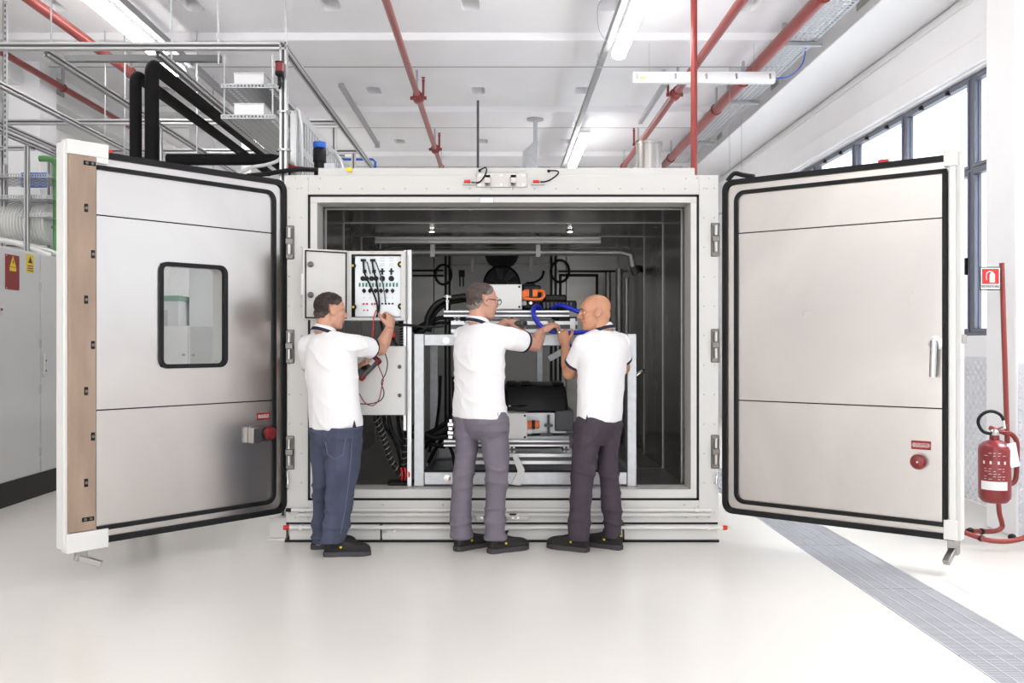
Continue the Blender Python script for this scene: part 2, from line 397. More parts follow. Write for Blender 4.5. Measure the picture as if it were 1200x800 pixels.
# lighting trunking with luminaires
def luminaire(name, label, x, z, y0, y1, lit=True):
    t = thing(name, label, 'light', (x, y0, z)); L = y1-y0; w = .075
    MB().prism([(-w,0),(-w*.8,-.045),(-w*.4,-.06),(w*.4,-.06),(w*.8,-.045),(w,0)], (0,0,0), (1,0,0), (0,0,1), (0,L,0)).build('diffuser', 'lamp_glow' if lit else 'lamp_diffuser', t)
    MB().box(-w*.9, w*.9, -.01, L+.01, 0, .045).build('housing', 'lamp_diffuser', t, bev=.005)
    return t
luminaire('tube_luminaire', 'lit tube light nearest on the centre trunking rail', 1.23, 4.33, -.6, 3.15)
luminaire('tube_luminaire', 'far lit tube light just above the chamber roof line', 1.23, 4.33, 6.75, 9.2)
luminaire('tube_luminaire', 'lit tube light above the top left aluminium beam', -3.5, 4.33, .3, 3.75)
luminaire('tube_luminaire', 'far lit tube light seen behind the perforated trays', -3.5, 4.33, 7.0, 9.6)
for xx, lb in ((1.10, 'grey trunking rail carrying the centre tube lights'), (-3.36, 'grey trunking rail carrying the left tube lights')):
    t = thing('lighting_trunking', lb, 'rail', (xx, -3, 4.36))
    MB().box(-.03, .03, 0, 13, 0, .07).build('channel', 'steel_mid', t, bev=.004)
    for y in (1.5, 4.5, 6.7, 9.5): MB().box(-.033, .033, y, y+.05, -.002, .072).build('joint_sleeve', 'zinc', t)
    for y in (.5, 3.9, 6.9, 10.0): MB().cyl((0,y,.07),(0,y,.25),.004,6).build('hanger_rod', 'zinc', t)
# luminaires for the part of the hall behind the camera follow the same two rails
luminaire('tube_luminaire', 'lit tube light over the floor before the chamber, right rail', 1.23, 4.33, -7.6, -3.9)
luminaire('tube_luminaire', 'lit tube light over the floor before the chamber, left rail', -3.5, 4.33, -7.6, -3.9)
# unlit crosswise luminaire at right
t = thing('batten_luminaire', 'unlit white batten light hung crosswise between the red pipes', 'light', (1.43, 3.55, 4.17))
MB().prism([(-.05,0),(-.05,.05),(-.03,.085),(.03,.085),(.05,.05),(.05,0),(.035,-.035),(-.035,-.035)], (0,0,0), (0,1,0), (0,0,1), (1.52,0,0)).build('batten_body', 'lamp_diffuser', t, bev=.004)
for x in (.04, .45, .78, 1.1, 1.46): MB().box(x-.012, x+.012, -.054, .054, .0, .06).build('clip', 'chrome', t, bev=.003)
MB().box(.07, .13, -.054, -.05, .005, .02).build('sticker', 'yellow', t)
for x in (.18, 1.3): MB().cyl((x,0,.08),(x,0,.47),.0025,6).build('hanger_wire', 'chrome', t)
tag(MB().tube(smoothpath([(2.95,3.55,4.19),(3.1,3.5,4.2),(3.22,3.45,4.32),(3.24,3.4,4.5)]), .007, 6).build('light_cable', 'blue_plastic'), 'blue cable curving from the crosswise batten light to the tray', 'cable')
tag(MB().tube(smoothpath([(1.1,2.9,4.35),(.98,2.7,4.42),(.93,2.3,4.52),(1.02,1.9,4.50),(1.09,1.7,4.43)]), .004, 6).build('light_cable', 'zinc'), 'thin grey cable looping beside the centre trunking rail', 'cable')
# perforated cable trays along the right beam
def perf_plate(m, x0, x1, y0, y1, z, nx, ny, fill=.5):
    """flat strip with real slots, axis aligned"""
    xs = np.linspace(x0, x1, nx*2+2); ys = np.linspace(y0, y1, ny*2+2)
    def band(a, b, c, d): m.add([(a,c,z),(b,c,z),(b,d,z),(a,d,z)], [(0,1,2,3)])
    for j in range(ny*2+1):
        if j % 2 == 0: band(x0, x1, ys[j], ys[j+1])
        else:
            for i in range(0, nx*2+1, 2): band(xs[i], xs[i+1], ys[j], ys[j+1])
t = thing('cable_tray', 'galvanised perforated cable tray between thick red pipe and beam', 'cable tray', (2.95, -1.5, 4.44))
m = MB(); perf_plate(m, 0, .3, 0, 11, 0, 5, 170); m.build('tray_floor', 'zinc', t, smooth=False, fix=False)
for x in (0, .3): MB().box(x-.002, x+.002, 0, 11, 0, .06).build('tray_side', 'zinc', t)
for y in (.6, 4.6, 6.9, 9.3): MB().box(-.05, .36, y, y+.05, -.045, -.004).build('tray_bracket', 'zinc', t, bev=.003)
for y in (4.62, 6.92): MB().box(-.04, .0, y, y+.035, -.004, .2).build('tray_hanger', 'zinc', t)
t = thing('strut_channel', 'dull grey strut channel lying under the ceiling left of centre', 'strut', (-1.95, 5.0, 4.50))
MB().box(-.03, .03, 0, 3.4, 0, .05).box(-.035,.035, 3.38, 3.42, -.03, .07).build('channel', 'steel_mid', t, bev=.004)
MB().cyl((0,1.2,.04),(0,1.2,.13),.005,6).build('hanger_rod', 'zinc', t)
for x, yy, lb in ((1.63,2.2,'strut channel beside the thinner red pipe near the batten light'),(1.97,6.1,'far strut channel beside the thinner red pipe')):
    t = thing('strut_channel', lb, 'strut', (x+.32, yy+2.2, 4.42)); MB().box(0, .06, 0, 2.2, 0, .05).build('channel', 'zinc', t, bev=.004)
    MB().box(.015,.045,.3,.34,.05,.21).build('hanger_strap', 'zinc', t)
t = thing('ceiling_bracket', 'galvanised ceiling post with a box plate left of the centre lights', 'bracket', (.52, 6.9, 3.2))
MB().lathe([(.12,1.35),(.12,1.365),(.02,1.37)], (0,0,0)).build('ceiling_plate', 'zinc', t)
MB().box(-.03,.03,-.03,.03,.5,1.36).build('post', 'zinc', t, bev=.004)
MB().prism([(-.15,.3),(.04,.3),(.04,1.05),(-.0,1.05),(-.15,.92)], (0,-.04,0), (1,0,0), (0,0,1), (0,.06,0)).build('box_plate', 'zinc', t, bev=.004)
MB().box(-.18,-.15,-.05,.05,.68,.9).build('side_flange', 'zinc', t, bev=.004)
t = thing('threaded_hanger', 'thin dark perforated hanger strip above the chamber lock plate', 'hanger', (-.29, 6.2, 2.6))
MB().box(-.016,.016,-.006,.006,.85,2.05).build('strip', 'aluminium_dark', t); MB().cyl((0,0,0),(0,0,.9),.006,6).build('rod', 'zinc', t)
for i, (px, Yc, r) in enumerate(((855,4.5,.003),(869,4.5,.003))):
    p = W(px, 130, Yc); tag(MB().cyl((p.x,Yc,2.2),(p.x,Yc,ZC),r,6).build('hanging_wire', 'zinc'), ('left' if i == 0 else 'right')+' one of two thin wires hanging right of the red riser', 'wire')
t = thing('exhaust_stack', 'short brushed steel exhaust stack on the chamber roof', 'duct', (1.36, 2.05, 2.54))
MB().lathe([(.115,0),(.115,.61),(.121,.612),(.121,.635),(.107,.635),(.107,.1)], n=28).build('duct_pipe', 'stainless_trim', t)
t = thing('air_line', 'small blue air line bending down behind the chamber roof', 'pipe', (-1.9, 4.6, 2.6))
MB().tube([(0,0,.93),(.40,0,.93),(.43,0,.9),(.43,0,.5)], .015, 8).build('pipe_run', 'blue_plastic', t)
# ================================================================== the walk-in test chamber
S0 = F/D0
def cx(px): return (px-VX)/S0
def cz(py): return EYE-(py-VY)/S0
ch = thing('test_chamber', 'large white walk-in climate test chamber with both doors wide open', 'test chamber')
CL, CR, OL, OR, OB, OT, CT, CB = -1.462, 1.503, -1.245, 1.31, .358, 2.32, 2.51, 4.05
IB = 3.83
MB().box(CL+.03, OL-.022, .16, CB, .11, 2.5).build('side_wall', 'enamel', ch, bev=.004)
MB().box(OR+.022, CR-.03, .16, CB, .11, 2.5).build('side_wall', 'enamel', ch, bev=.004)
MB().box(OL, OR, IB+.02, CB, .11, 2.5).build('rear_wall', 'enamel', ch)
MB().box(OL, OR, .2, CB, OT+.022, 2.5).build('roof', 'enamel', ch)
MB().box(OL, 1.345, .02, CB-.1, 2.5, 2.563).build('roof_cap', 'enamel', ch, bev=.004)
MB().box(OL-.02, OR+.02, .16, CB, .11, OB-.022).build('floor_base', 'enamel', ch)
# front frame: stiles, header, sill, each with the step for the door seal
gl, gr, gt, gb = cx(361), cx(819), cz(228), cz(586)
for nm, a in (('frame_stile', (CL, gl, 0, .16, .13, CT)), ('frame_stile', (gr, CR, 0, .16, .13, CT)), ('frame_header', (gl, gr, 0, .16, gt, CT)),
              ('inner_jamb', (cx(364), OL, -.012, .2, OB, OT)), ('inner_jamb', (OR, cx(816), -.012, .2, OB, OT)),
              ('inner_header', (cx(364), cx(816), -.012, .2, OT, gt-.017)), ('inner_sill', (cx(364), cx(816), -.012, .2, gb+.017, OB)),
              ('sill_step', (gl, gr, -.006, .16, cz(600), gb)), ('sill_ledge', (cx(350), cx(832), -.03, .16, cz(604), cz(600))), ('sill_front', (gl, gr, 0, .16, .13, cz(604)))):
    MB().box(*a).build(nm, 'enamel', ch, bev=.003)
for a in ((gl, cx(364), -.004, .1, gb, gt), (cx(816), gr, -.004, .1, gb, gt), (gl, gr, -.004, .1, gt-.017, gt), (gl, gr, -.004, .1, gb, gb+.017)):
    MB().box(*a).build('seal_strip', 'rubber', ch)
MB().box(CL+.005, CR-.005, .0, .15, .118, .131).build('plinth_joint', 'rubber', ch)  # black strip in the joint above the plinth panels
for x0, x1 in ((CL+.03, cx(446)), (cx(448), cx(729)), (cx(731), CR-.01)):
    MB().box(x0, x1, -.022, .15, .016, .118).build('plinth_panel', 'enamel', ch, bev=.003)
MB().box(CL-.002, CR-.002, -.028, .2, 0, .016).build('plinth_foot', 'rubber', ch)
MB().box(CL+.01, CR-.03, .15, CB, .0, .12).build('plinth_core', 'aluminium_dark', ch)
for xx in (cx(452), cx(463), cx(586), cx(594)):
    MB().cyl((xx,-.022,.075),(xx,-.03,.075),.011,12).cyl((xx,-.03,.075),(xx,-.032,.075),.006,8).build('plinth_bolt', 'chrome', ch)
# condensate and air tubes along the foot
for z, x0, x1, r in ((.104, cx(340), cx(846), .012), (.224, cx(342), cx(832), .009)):
    tb = MB().cyl((x0,-.045,z),(x1,-.045,z),r,12).build('foot_tube', 'enamel_white', ch)
    for q in (x0+.08, (x0+x1)/2, x1-.1): MB().box(q-.012, q+.012, -.05-r*.6, -.0, z-r*1.3, z+r*1.3).build('tube_clip', 'enamel_white', tb, bev=.003)
MB().cyl((cx(334),-.045,.104),(cx(341),-.045,.104),.016,10).build('tube_end', 'red_plastic', ch)
MB().cyl((cx(845),-.045,.104),(cx(850),-.045,.104),.016,10).build('tube_end', 'red_plastic', ch)
MB().cyl((cx(337),-.045,.224),(cx(343),-.045,.224),.013,10).build('tube_end', 'rubber', ch)
MB().box(CL-.12, CL-.002, .02, .10, .02, .16).box(CL-.14, CL-.002, .0, .12, 0, .02).build('foot_bracket', 'enamel', ch, bev=.004)
# rivets and screws of the cladding, two pixels each
m = MB()
def screw(x, z, y=0, r=.006): m.lathe([(r,0),(r,.002),(r*.6,.004),(.001,.0045)], (x,y,z), (0,-1,0), 8)
for z in np.linspace(.2, 2.42, 12):
    for x in (cx(339), cx(353), cx(825), cx(837)): screw(x, z)
for x in np.linspace(CL+.08, CR-.08, 20): screw(x, cz(221)); 
for x in (cx(346), cx(361), cx(375), cx(804), cx(817), cx(831)): screw(x, cz(209)); screw(x, cz(606))
for x in np.linspace(gl+.1, gr-.1, 7): screw(x, cz(591), -.006)
stuff(m.build('rivets', 'zinc', ch))
# hinges
def hinge(x, z, sgn):
    m = MB(); m.box(x-.03, x+.03, -.012, 0, z-.115, z+.115)
    h = m.build('hinge', 'hinge_metal', ch, bev=.006)
    m = MB()
    for q in (-.05, .062): m.cyl((x+sgn*.0,-.03,z+q-.034),(x+sgn*.0,-.03,z+q+.034),.017,12)
    m.build('knuckle', 'stainless_trim', h)
    MB().box(x-.026, x+.026, -.034, -.008, z-.016, z+.026).build('hinge_leaf', 'hinge_metal', h, bev=.004)
    m = MB()
    for q in (-.098, .098):
        for e in (-.015, .015): m.cyl((x+e,-.012,z+q),(x+e,-.02,z+q),.008,8)
    m.build('hinge_bolt', 'hinge_metal', h)
for y in (284, 406, 530): hinge(cx(340), cz(y), -1)
for y in (281, 405, 529): hinge(cx(838), cz(y), 1)
for x in (cx(337), cx(840)):
    MB().tube(smoothpath([(x,-.02,cz(552)),(x-.012*(1 if x > 0 else -1),-.04,cz(560)),(x-.01*(1 if x > 0 else -1),-.045,cz(568)),(x+.008,-.03,cz(572))]), .007, 8).build('hinge_lever', 'chrome', ch)
# lock plate with two hooks on the header
lx0, lx1 = cx(558.5), cx(617.5)
lp = MB().box(lx0, lx1, -.012, 0, cz(219.5), cz(202.5)).build('lock_plate', 'stainless_trim', ch, bev=.002)
for px in (571, 601):
    x = cx(px); MB().box(x-.018, x+.022, -.09, -.012, cz(211), cz(207.5)).box(x-.018, x+.022, -.09, -.078, cz(217), cz(207.5)).box(x-.018,x-.010,-.085,-.012,cz(217),cz(208)).build('lock_hook', 'stainless_trim', lp, bev=.003)
m = MB()
for px in (562.5, 587.5, 613):
    for py in (206, 217): m.cyl((cx(px),-.012,cz(py)),(cx(px),-.019,cz(py)),.008,8)
m.build('lock_bolt', 'chrome', lp)
for px, qx, pts in ((547.5, 552, [(553,214.5),(560,214.5),(565,211),(570,202),(569,197),(562,200)]), (628, 633, [(633,213.5),(638,213.5),(645,211),(653,205),(653,201),(643,200.5)])):
    s = MB().box(cx(px)-.02, cx(px)+.022, -.035, -.006, cz(215), cz(211.8)).build('door_sensor', 'red_plastic', ch, bev=.003)
    MB().box(cx(px)-.03, cx(px)+.06, -.03, 0, cz(216.7), cz(215.6)).build('sensor_bracket', 'stainless_trim', s)
    MB().tube(smoothpath([V(cx(a), -.02, cz(b)) for a, b in pts]), .005, 6).ball(V(cx(pts[-1][0]),-.005,cz(pts[-1][1])), .011, 10).build('sensor_cable', 'rubber', s)
MB().box(cx(563), cx(578), -.03, -.01, cz(238), cz(232.3)).box(cx(565), cx(576.5), -.034, -.028, cz(236.5), cz(233.5)).build('strike', 'chrome', ch, bev=.002)
m = MB().box(cx(558), cx(619), -.008, 0, cz(609.5), cz(600)); sp = m.build('lower_strike_plate', 'stainless_trim', ch, bev=.002)
for px in (565, 570, 601, 607): MB().cyl((cx(px),-.008,cz(606)),(cx(px),-.016,cz(606)),.008,8).build('strike_bolt', 'chrome', sp)
MB().box(cx(597), cx(605), -.03, -.008, cz(602.5), cz(600.5)).build('strike_tab', 'chrome', sp)
MB().box(cx(406.5),cx(412),-.01,0.02,cz(201),cz(196.2)).build('tag', 'yellow', ch)
# stainless liner in folded panels with beads
bY = [.2, 1.05, 2.0, 2.95, IB]
for i in range(4):
    y0, y1 = bY[i]+.006, bY[i+1]-.006
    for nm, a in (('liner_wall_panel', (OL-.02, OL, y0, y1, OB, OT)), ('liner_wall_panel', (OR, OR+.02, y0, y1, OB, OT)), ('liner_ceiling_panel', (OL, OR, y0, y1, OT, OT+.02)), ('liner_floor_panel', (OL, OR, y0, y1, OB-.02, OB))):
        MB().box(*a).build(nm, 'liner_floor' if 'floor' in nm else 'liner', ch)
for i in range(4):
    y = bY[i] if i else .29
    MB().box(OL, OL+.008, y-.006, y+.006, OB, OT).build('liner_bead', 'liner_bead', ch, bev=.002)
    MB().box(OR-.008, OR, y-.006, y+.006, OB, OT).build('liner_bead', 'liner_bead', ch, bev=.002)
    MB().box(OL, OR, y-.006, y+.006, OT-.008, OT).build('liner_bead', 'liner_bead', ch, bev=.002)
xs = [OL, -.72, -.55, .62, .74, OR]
for i in range(5): MB().box(xs[i]+.003, xs[i+1]-.003, IB-.005, IB+.02, OB, OT).build('liner_back_panel', 'liner_back_shaded', ch, bev=.003)
# pipework and dark racks inside
for pts, r, mt in (([(-1.15,2.0,2.175),(1.1,2.0,2.175),(1.19,2.0,2.15),(1.2,2.0,2.06),(1.24,2.1,2.0),(1.3,2.35,2.06)], .03, 'liner_bead'),
                   ([(1.2,2.9,2.1),(1.2,2.9,OB)], .035, 'liner_bead'), ([(1.22,2.5,1.98),(1.22,2.5,OB)], .022, 'liner_bead'), ([(1.15,3.4,2.1),(1.15,3.4,OB)], .03, 'liner_bead'),
                   ([(-1.1,2.2,2.28),(-1.1,2.2,1.95),(-1.15,2.25,1.9),(-1.05,2.6,1.92)], .02, 'liner_bead')):
    MB().tube(pts, r, 12).build('inner_pipe', mt, ch)
MB().box(-1.1, .90, 1.82, 1.88, 2.235, 2.268).box(-1.1, .90, 1.84, 1.86, 2.268, 2.30).build('light_channel', 'liner_bead', ch, bev=.004)
for x in (.35, -.6): MB().box(x-.02, x+.02, 1.96, 2.04, 2.13, 2.3).build('pipe_hanger', 'liner_bead', ch)
for px in (506, 668):
    p = W(px, 272, 1.55); b = MB().lathe([(.03,0),(.032,-.01),(.026,-.014)], (p.x,1.55,OT), n=14).build('ceiling_spot', 'liner_bead', ch)
    MB().lathe([(.021,0),(.018,-.004),(.002,-.006)], (p.x,1.55,OT-.013), n=12).build('spot_lens', 'spot_glow', b)
# air handling panel on the rear wall
YB = IB-.006
def bz(py): return EYE-(py-VY)*(YB+D0)/F
def bx(px): return (px-VX)*(YB+D0)/F
ap = MB().box(bx(530), bx(644), YB-.05, YB, .5, bz(311.5)).build('fan_panel', 'fan_plate', ch, bev=.004)
ap2 = MB().box(bx(530), bx(644), YB-.05, YB, bz(309.5), bz(300)).build('fan_panel', 'fan_plate', ch, bev=.004)
for pan, cz0 in ((ap, bz(333)),):
    m = MB(); c = V(bx(588), YB-.055, cz0)
    m.lathe([(.205,0),(.205,.03),(.19,.034),(.185,.0),(.05,-.01)], c, (0,-1,0), 28); m.build('fan_ring', 'black_plastic', pan)
    for k in range(7):
        a = 2*math.pi*k/7; d = V(math.cos(a),0,math.sin(a)); e = V(-math.sin(a),0,math.cos(a))
        MB().add([c+d*.05+e*.02+V(0,-.02,0), c+d*.05-e*.02+V(0,-.005,0), c+d*.175-e*.06+V(0,-.004,0), c+d*.18+e*.03+V(0,-.026,0)], [(0,1,2,3)]).build('fan_blade', 'aluminium_dark', pan)
MB().lathe([(.19,0),(.19,.02),(.17,.02),(.1,.01)], (bx(588), YB-.055, bz(296)), (0,-1,0), 24).build('fan_ring', 'black_plastic', ch)
MB().box(bx(538), bx(545), YB-.09, YB-.05, bz(325), bz(317)).box(bx(538.5), bx(540), YB-.07, YB-.05, bz(336), bz(325)).box(bx(542.5), bx(544), YB-.07, YB-.05, bz(336), bz(325)).build('limit_switch', 'black_plastic', ap)
for px in (554, 622): MB().box(bx(px)-.02, bx(px)+.02, YB-.08, YB-.05, bz(318), bz(301)).build('panel_bracket', 'liner_bead', ap)
MB().tube(smoothpath([V(bx(637),YB-.06,bz(318)), V(bx(634),YB-.08,bz(326)), V(bx(626),YB-.08,bz(331)), V(bx(616),YB-.08,bz(332))]), .012, 6).build('panel_cable', 'rubber', ap)
for px in (522.5, 527, 646, 651):   # uprights carrying cable runs beside the panel
    MB().box(bx(px)-.012, bx(px)+.012, YB-.06, YB-.02, OB, bz(300)).build('rear_strut', 'black_plastic', ch)
for px, py, r in ((520, 322, .09), (656, 318, .1)):
    c = V(bx(px), YB-.07, bz(py)); MB().tube([c+V(math.cos(a)*r,0,math.sin(a)*r*1.2) for a in [2*math.pi*k/18 for k in range(18)]], .012, 6, closed=True).build('cable_coil', 'rubber', ch)
for x0, x1, py in ((452, 520, 323), (452, 520, 317), (652, 722, 318)):
    MB().cyl(V(bx(x0)+.02,YB-.05,bz(py)), V(bx(x1),YB-.05,bz(py)), .01, 6).build('rear_rail', 'black_plastic', ch)
for x0, x1 in ((655, 698), ):
    for a in ((x0, x0+3, 323, 520), (x1, x1+3, 323, 520), (x0, x1+3, 321, 324)): MB().box(bx(a[0]), bx(a[1]), YB-.02, YB, bz(a[3]), bz(a[2])).build('rear_door_seal', 'rubber', ch)

# ---------------------------------------------------------------- chamber doors
def make_door(side):
    L = side == 'left'; k = 1 if L else -1
    ang = math.radians(-131.30 if L else -38.17)
    P = lambda u, v, z: V(u, k*v, z)
    def bx3(m, u0, u1, v0, v1, z0, z1): return m.box(u0, u1, k*v0, k*v1, z0, z1)
    U, Z0, Z1, TH = 1.485, .20, 2.475, .10
    UF = 1.31 if L else 1.414
    m = MB(); bx3(m, .0, U, -TH, -.02, Z0, Z1)
    door = m.build('door', 'enamel', ch, bev=.012)
    door.location = (-1.462 if L else 1.532, 0, 0); door.rotation_euler = (0, 0, ang)
    tag(door, 'left chamber door with a window, steel lining and brown edge board' if L else 'right chamber door with plain steel lining and a lever handle')
    # outer frame strip of brushed steel between the two gaskets
    def ring_strip(name, mat, u0, u1, z0, z1, w, v0, v1, r, open_u1=True, par=door):
        a = rrect(u0, u1, z0, z1, r); b = rrect(u0+w, u1-(0 if open_u1 else w), z0+w, z1-w, max(r-w, .004))
        m = MB(); n = len(a)
        if open_u1:   # drop the free-edge side: start after the corner at (u1,z1), finish at (u1,z0)
            idx = list(range(6, n-6)); A = [(u1, z1)]+[a[i] for i in idx]+[(u1, z0)]; B = [(u1, z1-w)]+[b[i] for i in idx]+[(u1, z0+w)]
        else: A, B = a, b
        R = [[P(x,v0,z) for x, z in A], [P(x,v1,z) for x, z in A], [P(x,v1,z) for x, z in B], [P(x,v0,z) for x, z in B]]
        nn = len(A); vs_ = [p for r_ in R for p in r_]; fs = []
        for q in range(4):
            for i in range(nn-(1 if open_u1 else 0)):
                j = (i+1) % nn; fs.append((q*nn+i, q*nn+j, ((q+1) % 4)*nn+j, ((q+1) % 4)*nn+i))
        if open_u1: fs += [(0, nn, 2*nn, 3*nn), (nn-1, 2*nn-1, 3*nn-1, 4*nn-1)]
        return m.add(vs_, fs).build(name, mat, par, smooth=True)
    ring_strip('outer_gasket', 'rubber', .0, U-.03, Z0, Z1-.005, .036, -.03, .012, .07)
    ring_strip('seal_frame', 'stainless', .036, U-.03, Z0+.036, Z1-.041, .06, -.03, -.004, .06)
    ring_strip('inner_gasket', 'rubber', .086, UF, .275, 2.39, .026, -.03, .014, .07)
    if not L: bx3(MB(), UF-.026, UF, -.03, .014, .275, 2.39).build('inner_gasket', 'rubber', door, bev=.004)
    # steel lining panels with dark seams
    zs = [.288, .972, 2.102, 2.376]
    wu0, wu1, wz0, wz1 = .457, .928, 1.204, 1.859
    for i in range(3):
        m = MB(); z0, z1 = zs[i]+.004, zs[i+1]-.004; uR = UF if L else UF-.012
        if L and i == 1:
            bx3(m, .1, wu0+.01, -.03, -.002, z0, z1); bx3(m, wu1-.01, uR, -.03, -.002, z0, z1); bx3(m, wu0+.01, wu1-.01, -.03, -.002, z0, wz0+.01); bx3(m, wu0+.01, wu1-.01, -.03, -.002, wz1-.01, z1)
        else: bx3(m, .1, uR, -.03, -.002, z0, z1)
        m.build('steel_lining', 'stainless', door)
    for z in zs[1:3]: bx3(MB(), .1, UF-.002, -.025, -.0045, z-.005, z+.005).build('lining_joint', 'rubber', door)
    if L:
        # cut the slab for the window: rebuild it as four rails round the opening
        m = MB(); bx3(m, 0, wu0, -TH, -.03, Z0, Z1); bx3(m, wu1, U, -TH, -.03, Z0, Z1); bx3(m, wu0, wu1, -TH, -.03, Z0, wz0); bx3(m, wu0, wu1, -TH, -.03, wz1, Z1)
        me = m.mesh('door'); me.materials.append(MATS['enamel']); door.data = me; door.modifiers.clear()
        ring_strip('window_gasket', 'rubber', wu0, wu1, wz0, wz1, .026, -.02, .014, .055, open_u1=False)
        ring_strip('window_reveal', 'enamel', wu0+.008, wu1-.008, wz0+.008, wz1-.008, .012, -.135, -.02, .05, open_u1=False)
        for v in (-.012, -.09):
            MB().loft([[P(a, v, b) for a, b in rrect(wu0+.02, wu1-.02, wz0+.02, wz1-.02, .04)], [P(a, v+.005, b) for a, b in rrect(wu0+.02, wu1-.02, wz0+.02, wz1-.02, .04)]]).build('pane', 'glass', door)
        # brown laminate strip with slotted screw holes, white end blocks
        bd = bx3(MB(), 1.322, 1.478, -.03, .022, .29, 2.43).build('edge_board', 'brown_board', door, bev=.004)
        for i, (u, z) in enumerate(((1.361,2.389),(1.381,2.132),(1.342,1.871),(1.381,1.609),(1.342,1.350),(1.381,1.087),(1.342,.825),(1.381,.564),(1.37,.355))):
            wide = i in (0, 8); a, b = (.036, .013) if wide else (.012, .024)
            bx3(MB(), u-a, u+a, .018, .0235, z-b, z+b).build('slot', 'black_plastic', bd, bev=.009)
            for du in ((-.016, .016) if wide else (0,)):
                MB().cyl(P(u+du,.022,z), P(u+du,.027,z), .0085, 10).build('slot_screw', 'hinge_metal', bd)
        bx3(MB(), 1.25, 1.49, -.05, .024, 2.43, 2.512).build('end_block', 'enamel_white', door, bev=.004)
        bx3(MB(), 1.25, 1.32, -.04, .02, 2.40, 2.44).build('end_block', 'enamel_white', door, bev=.004)
        bx3(MB(), 1.25, 1.49, -.05, .024, .176, .285).build('end_block', 'enamel_white', door, bev=.004)
        bx3(MB(), 1.462, 1.498, -TH, .0, .19, 2.50).build('edge_post', 'enamel_white', door, bev=.006)
    else:
        bx3(MB(), 1.422, 1.462, -.04, .012, .26, 2.44).build('edge_post', 'enamel_white', door, bev=.008)
        bx3(MB(), 1.462, 1.487, -TH, -.002, .2, 2.485).build('edge_strip', 'enamel', door, bev=.004)
        bx3(MB(), 1.487, 1.505, -.07, -.03, 1.36, 1.41).build('edge_catch', 'stainless_trim', door, bev=.002)
        bx3(MB(), 1.398, 1.47, -.05, .022, 2.40, 2.495).build('end_block', 'enamel_white', door, bev=.004)
        bx3(MB(), 1.398, 1.47, -.05, .022, .205, .32).build('end_block', 'enamel_white', door, bev=.004)
    # floor latch foot under the free edge
    uu = 1.38 if L else 1.44
    bx3(MB(), uu-.03, uu+.03, -.075, -.02, .11, .205).build('latch_foot', 'stainless_trim', door, bev=.004)
    q = MB(); q.bar(P(uu+.03,-.05,.135) if L else P(uu,-.05,.15), P(uu-.085,.03,.085) if L else P(uu-.02,.06,.075), .04, .035); q.build('latch_arm', 'stainless_trim', door, bev=.004)
    # red tell-tale block on top
    ut = 1.22 if L else 1.04
    bx3(MB(), ut-.03, ut+.03, -.07, -.04, Z1-.0, Z1+.022).build('top_sensor', 'red_plastic', door, bev=.003)
    ux = Vector((-1,0,0)) if L else Vector((1,0,0))   # reading direction seen from inside
    def push(u, z, r):
        b = MB().lathe([(r*1.15,0),(r*1.15,.006),(r*.6,.008),(r*.6,.035)], P(u,0,z), P(0,1,0), 20).build('push_button_base', 'stainless_trim', door)
        MB().lathe([(r*.9,.03),(r,.036),(r,.046),(r*.8,.058),(r*.3,.063),(.001,.0635)], P(u,0,z), P(0,1,0), 24).build('push_button', 'red_gloss', b)
        MB().lathe([(.007,.062),(.006,.066),(.001,.067)], P(u,0,z), P(0,1,0), 10).build('button_pin', 'chrome', b)
    def sign(u0, u1, z0, z1):
        s = bx3(MB(), u0, u1, -.002, .003, z0, z1).build('emergency_sign', 'red_dark', door)
        text('sign_text', 'SBLOCCO DI\nEMERGENZA', 'label_white', (z1-z0)*.31, P((u0+u1)/2, .0035, (z0+z1)/2), ux, (0,0,1), s)
        for e in (u0+.006, u1-.006): MB().cyl(P(e,.003,(z0+z1)/2), P(e,.005,(z0+z1)/2), .004, 8).build('sign_screw', 'chrome', s)
    if L:
        sign(.132, .232, .846, .892)
        br = MB(); bx3(br, .115, .285, -.002, .004, .70, .81); b = br.build('button_bracket', 'stainless_trim', door, bev=.002)
        bx3(MB(), .24, .30, .0, .06, .70, .80).build('bracket_cheek', 'stainless_trim', b, bev=.003)
        push(.155, .757, .045)
    else:
        sign(1.215, 1.325, .722, .774)
        push(1.263, .652, .045)
        h = MB().lathe([(.043,0),(.043,.008),(.02,.012),(.016,.05),(.02,.055)], P(1.352,0,1.36), P(0,1,0), 22).build('handle_rose', 'chrome', door)
        MB().tube([P(1.352,.05,1.375), P(1.352,.052,1.34), P(1.347,.052,1.16)], .021, 14).build('lever', 'chrome', h)
        MB().tube(smoothpath([P(.02,-.03,2.47), P(.06,-.05,2.52), P(.12,-.06,2.505), P(.2,-.06,2.485)]), .016, 8).build('door_cable', 'rubber', door)
    return door
make_door('left'); make_door('right')
# ================================================================== test rig inside the chamber
def WX(px, Y): return (px-VX)*(Y+D0)/F
def WZ(py, Y): return EYE-(py-VY)*(Y+D0)/F
def profile(m, p0, p1, w, h, up=(0,0,1)):
    """slotted aluminium extrusion: core with four corner rails so the grooves are real"""
    p0, p1 = Vector(p0), Vector(p1); d = (p1-p0).normalized(); sd = d.cross(Vector(up))
    if sd.length < 1e-4: sd = d.cross(Vector((0,1,0)))
    sd.normalize(); u = sd.cross(d); c = (p0+p1)/2; L = (p1-p0).length/2
    m.mi = 1; m.obox(c, d*L*.999, sd*w*.32, u*h*.32); m.mi = 0
    for a in (-1, 1):
        for b in (-1, 1): m.obox(c+sd*a*w*.335+u*b*h*.335, d*L, sd*w*.165, u*h*.165)
    return m
AL = ['aluminium', 'aluminium_dark']
rk = thing('galvanised_rack', 'galvanised steel test rack standing in the chamber opening', 'rack', (0,0,0))
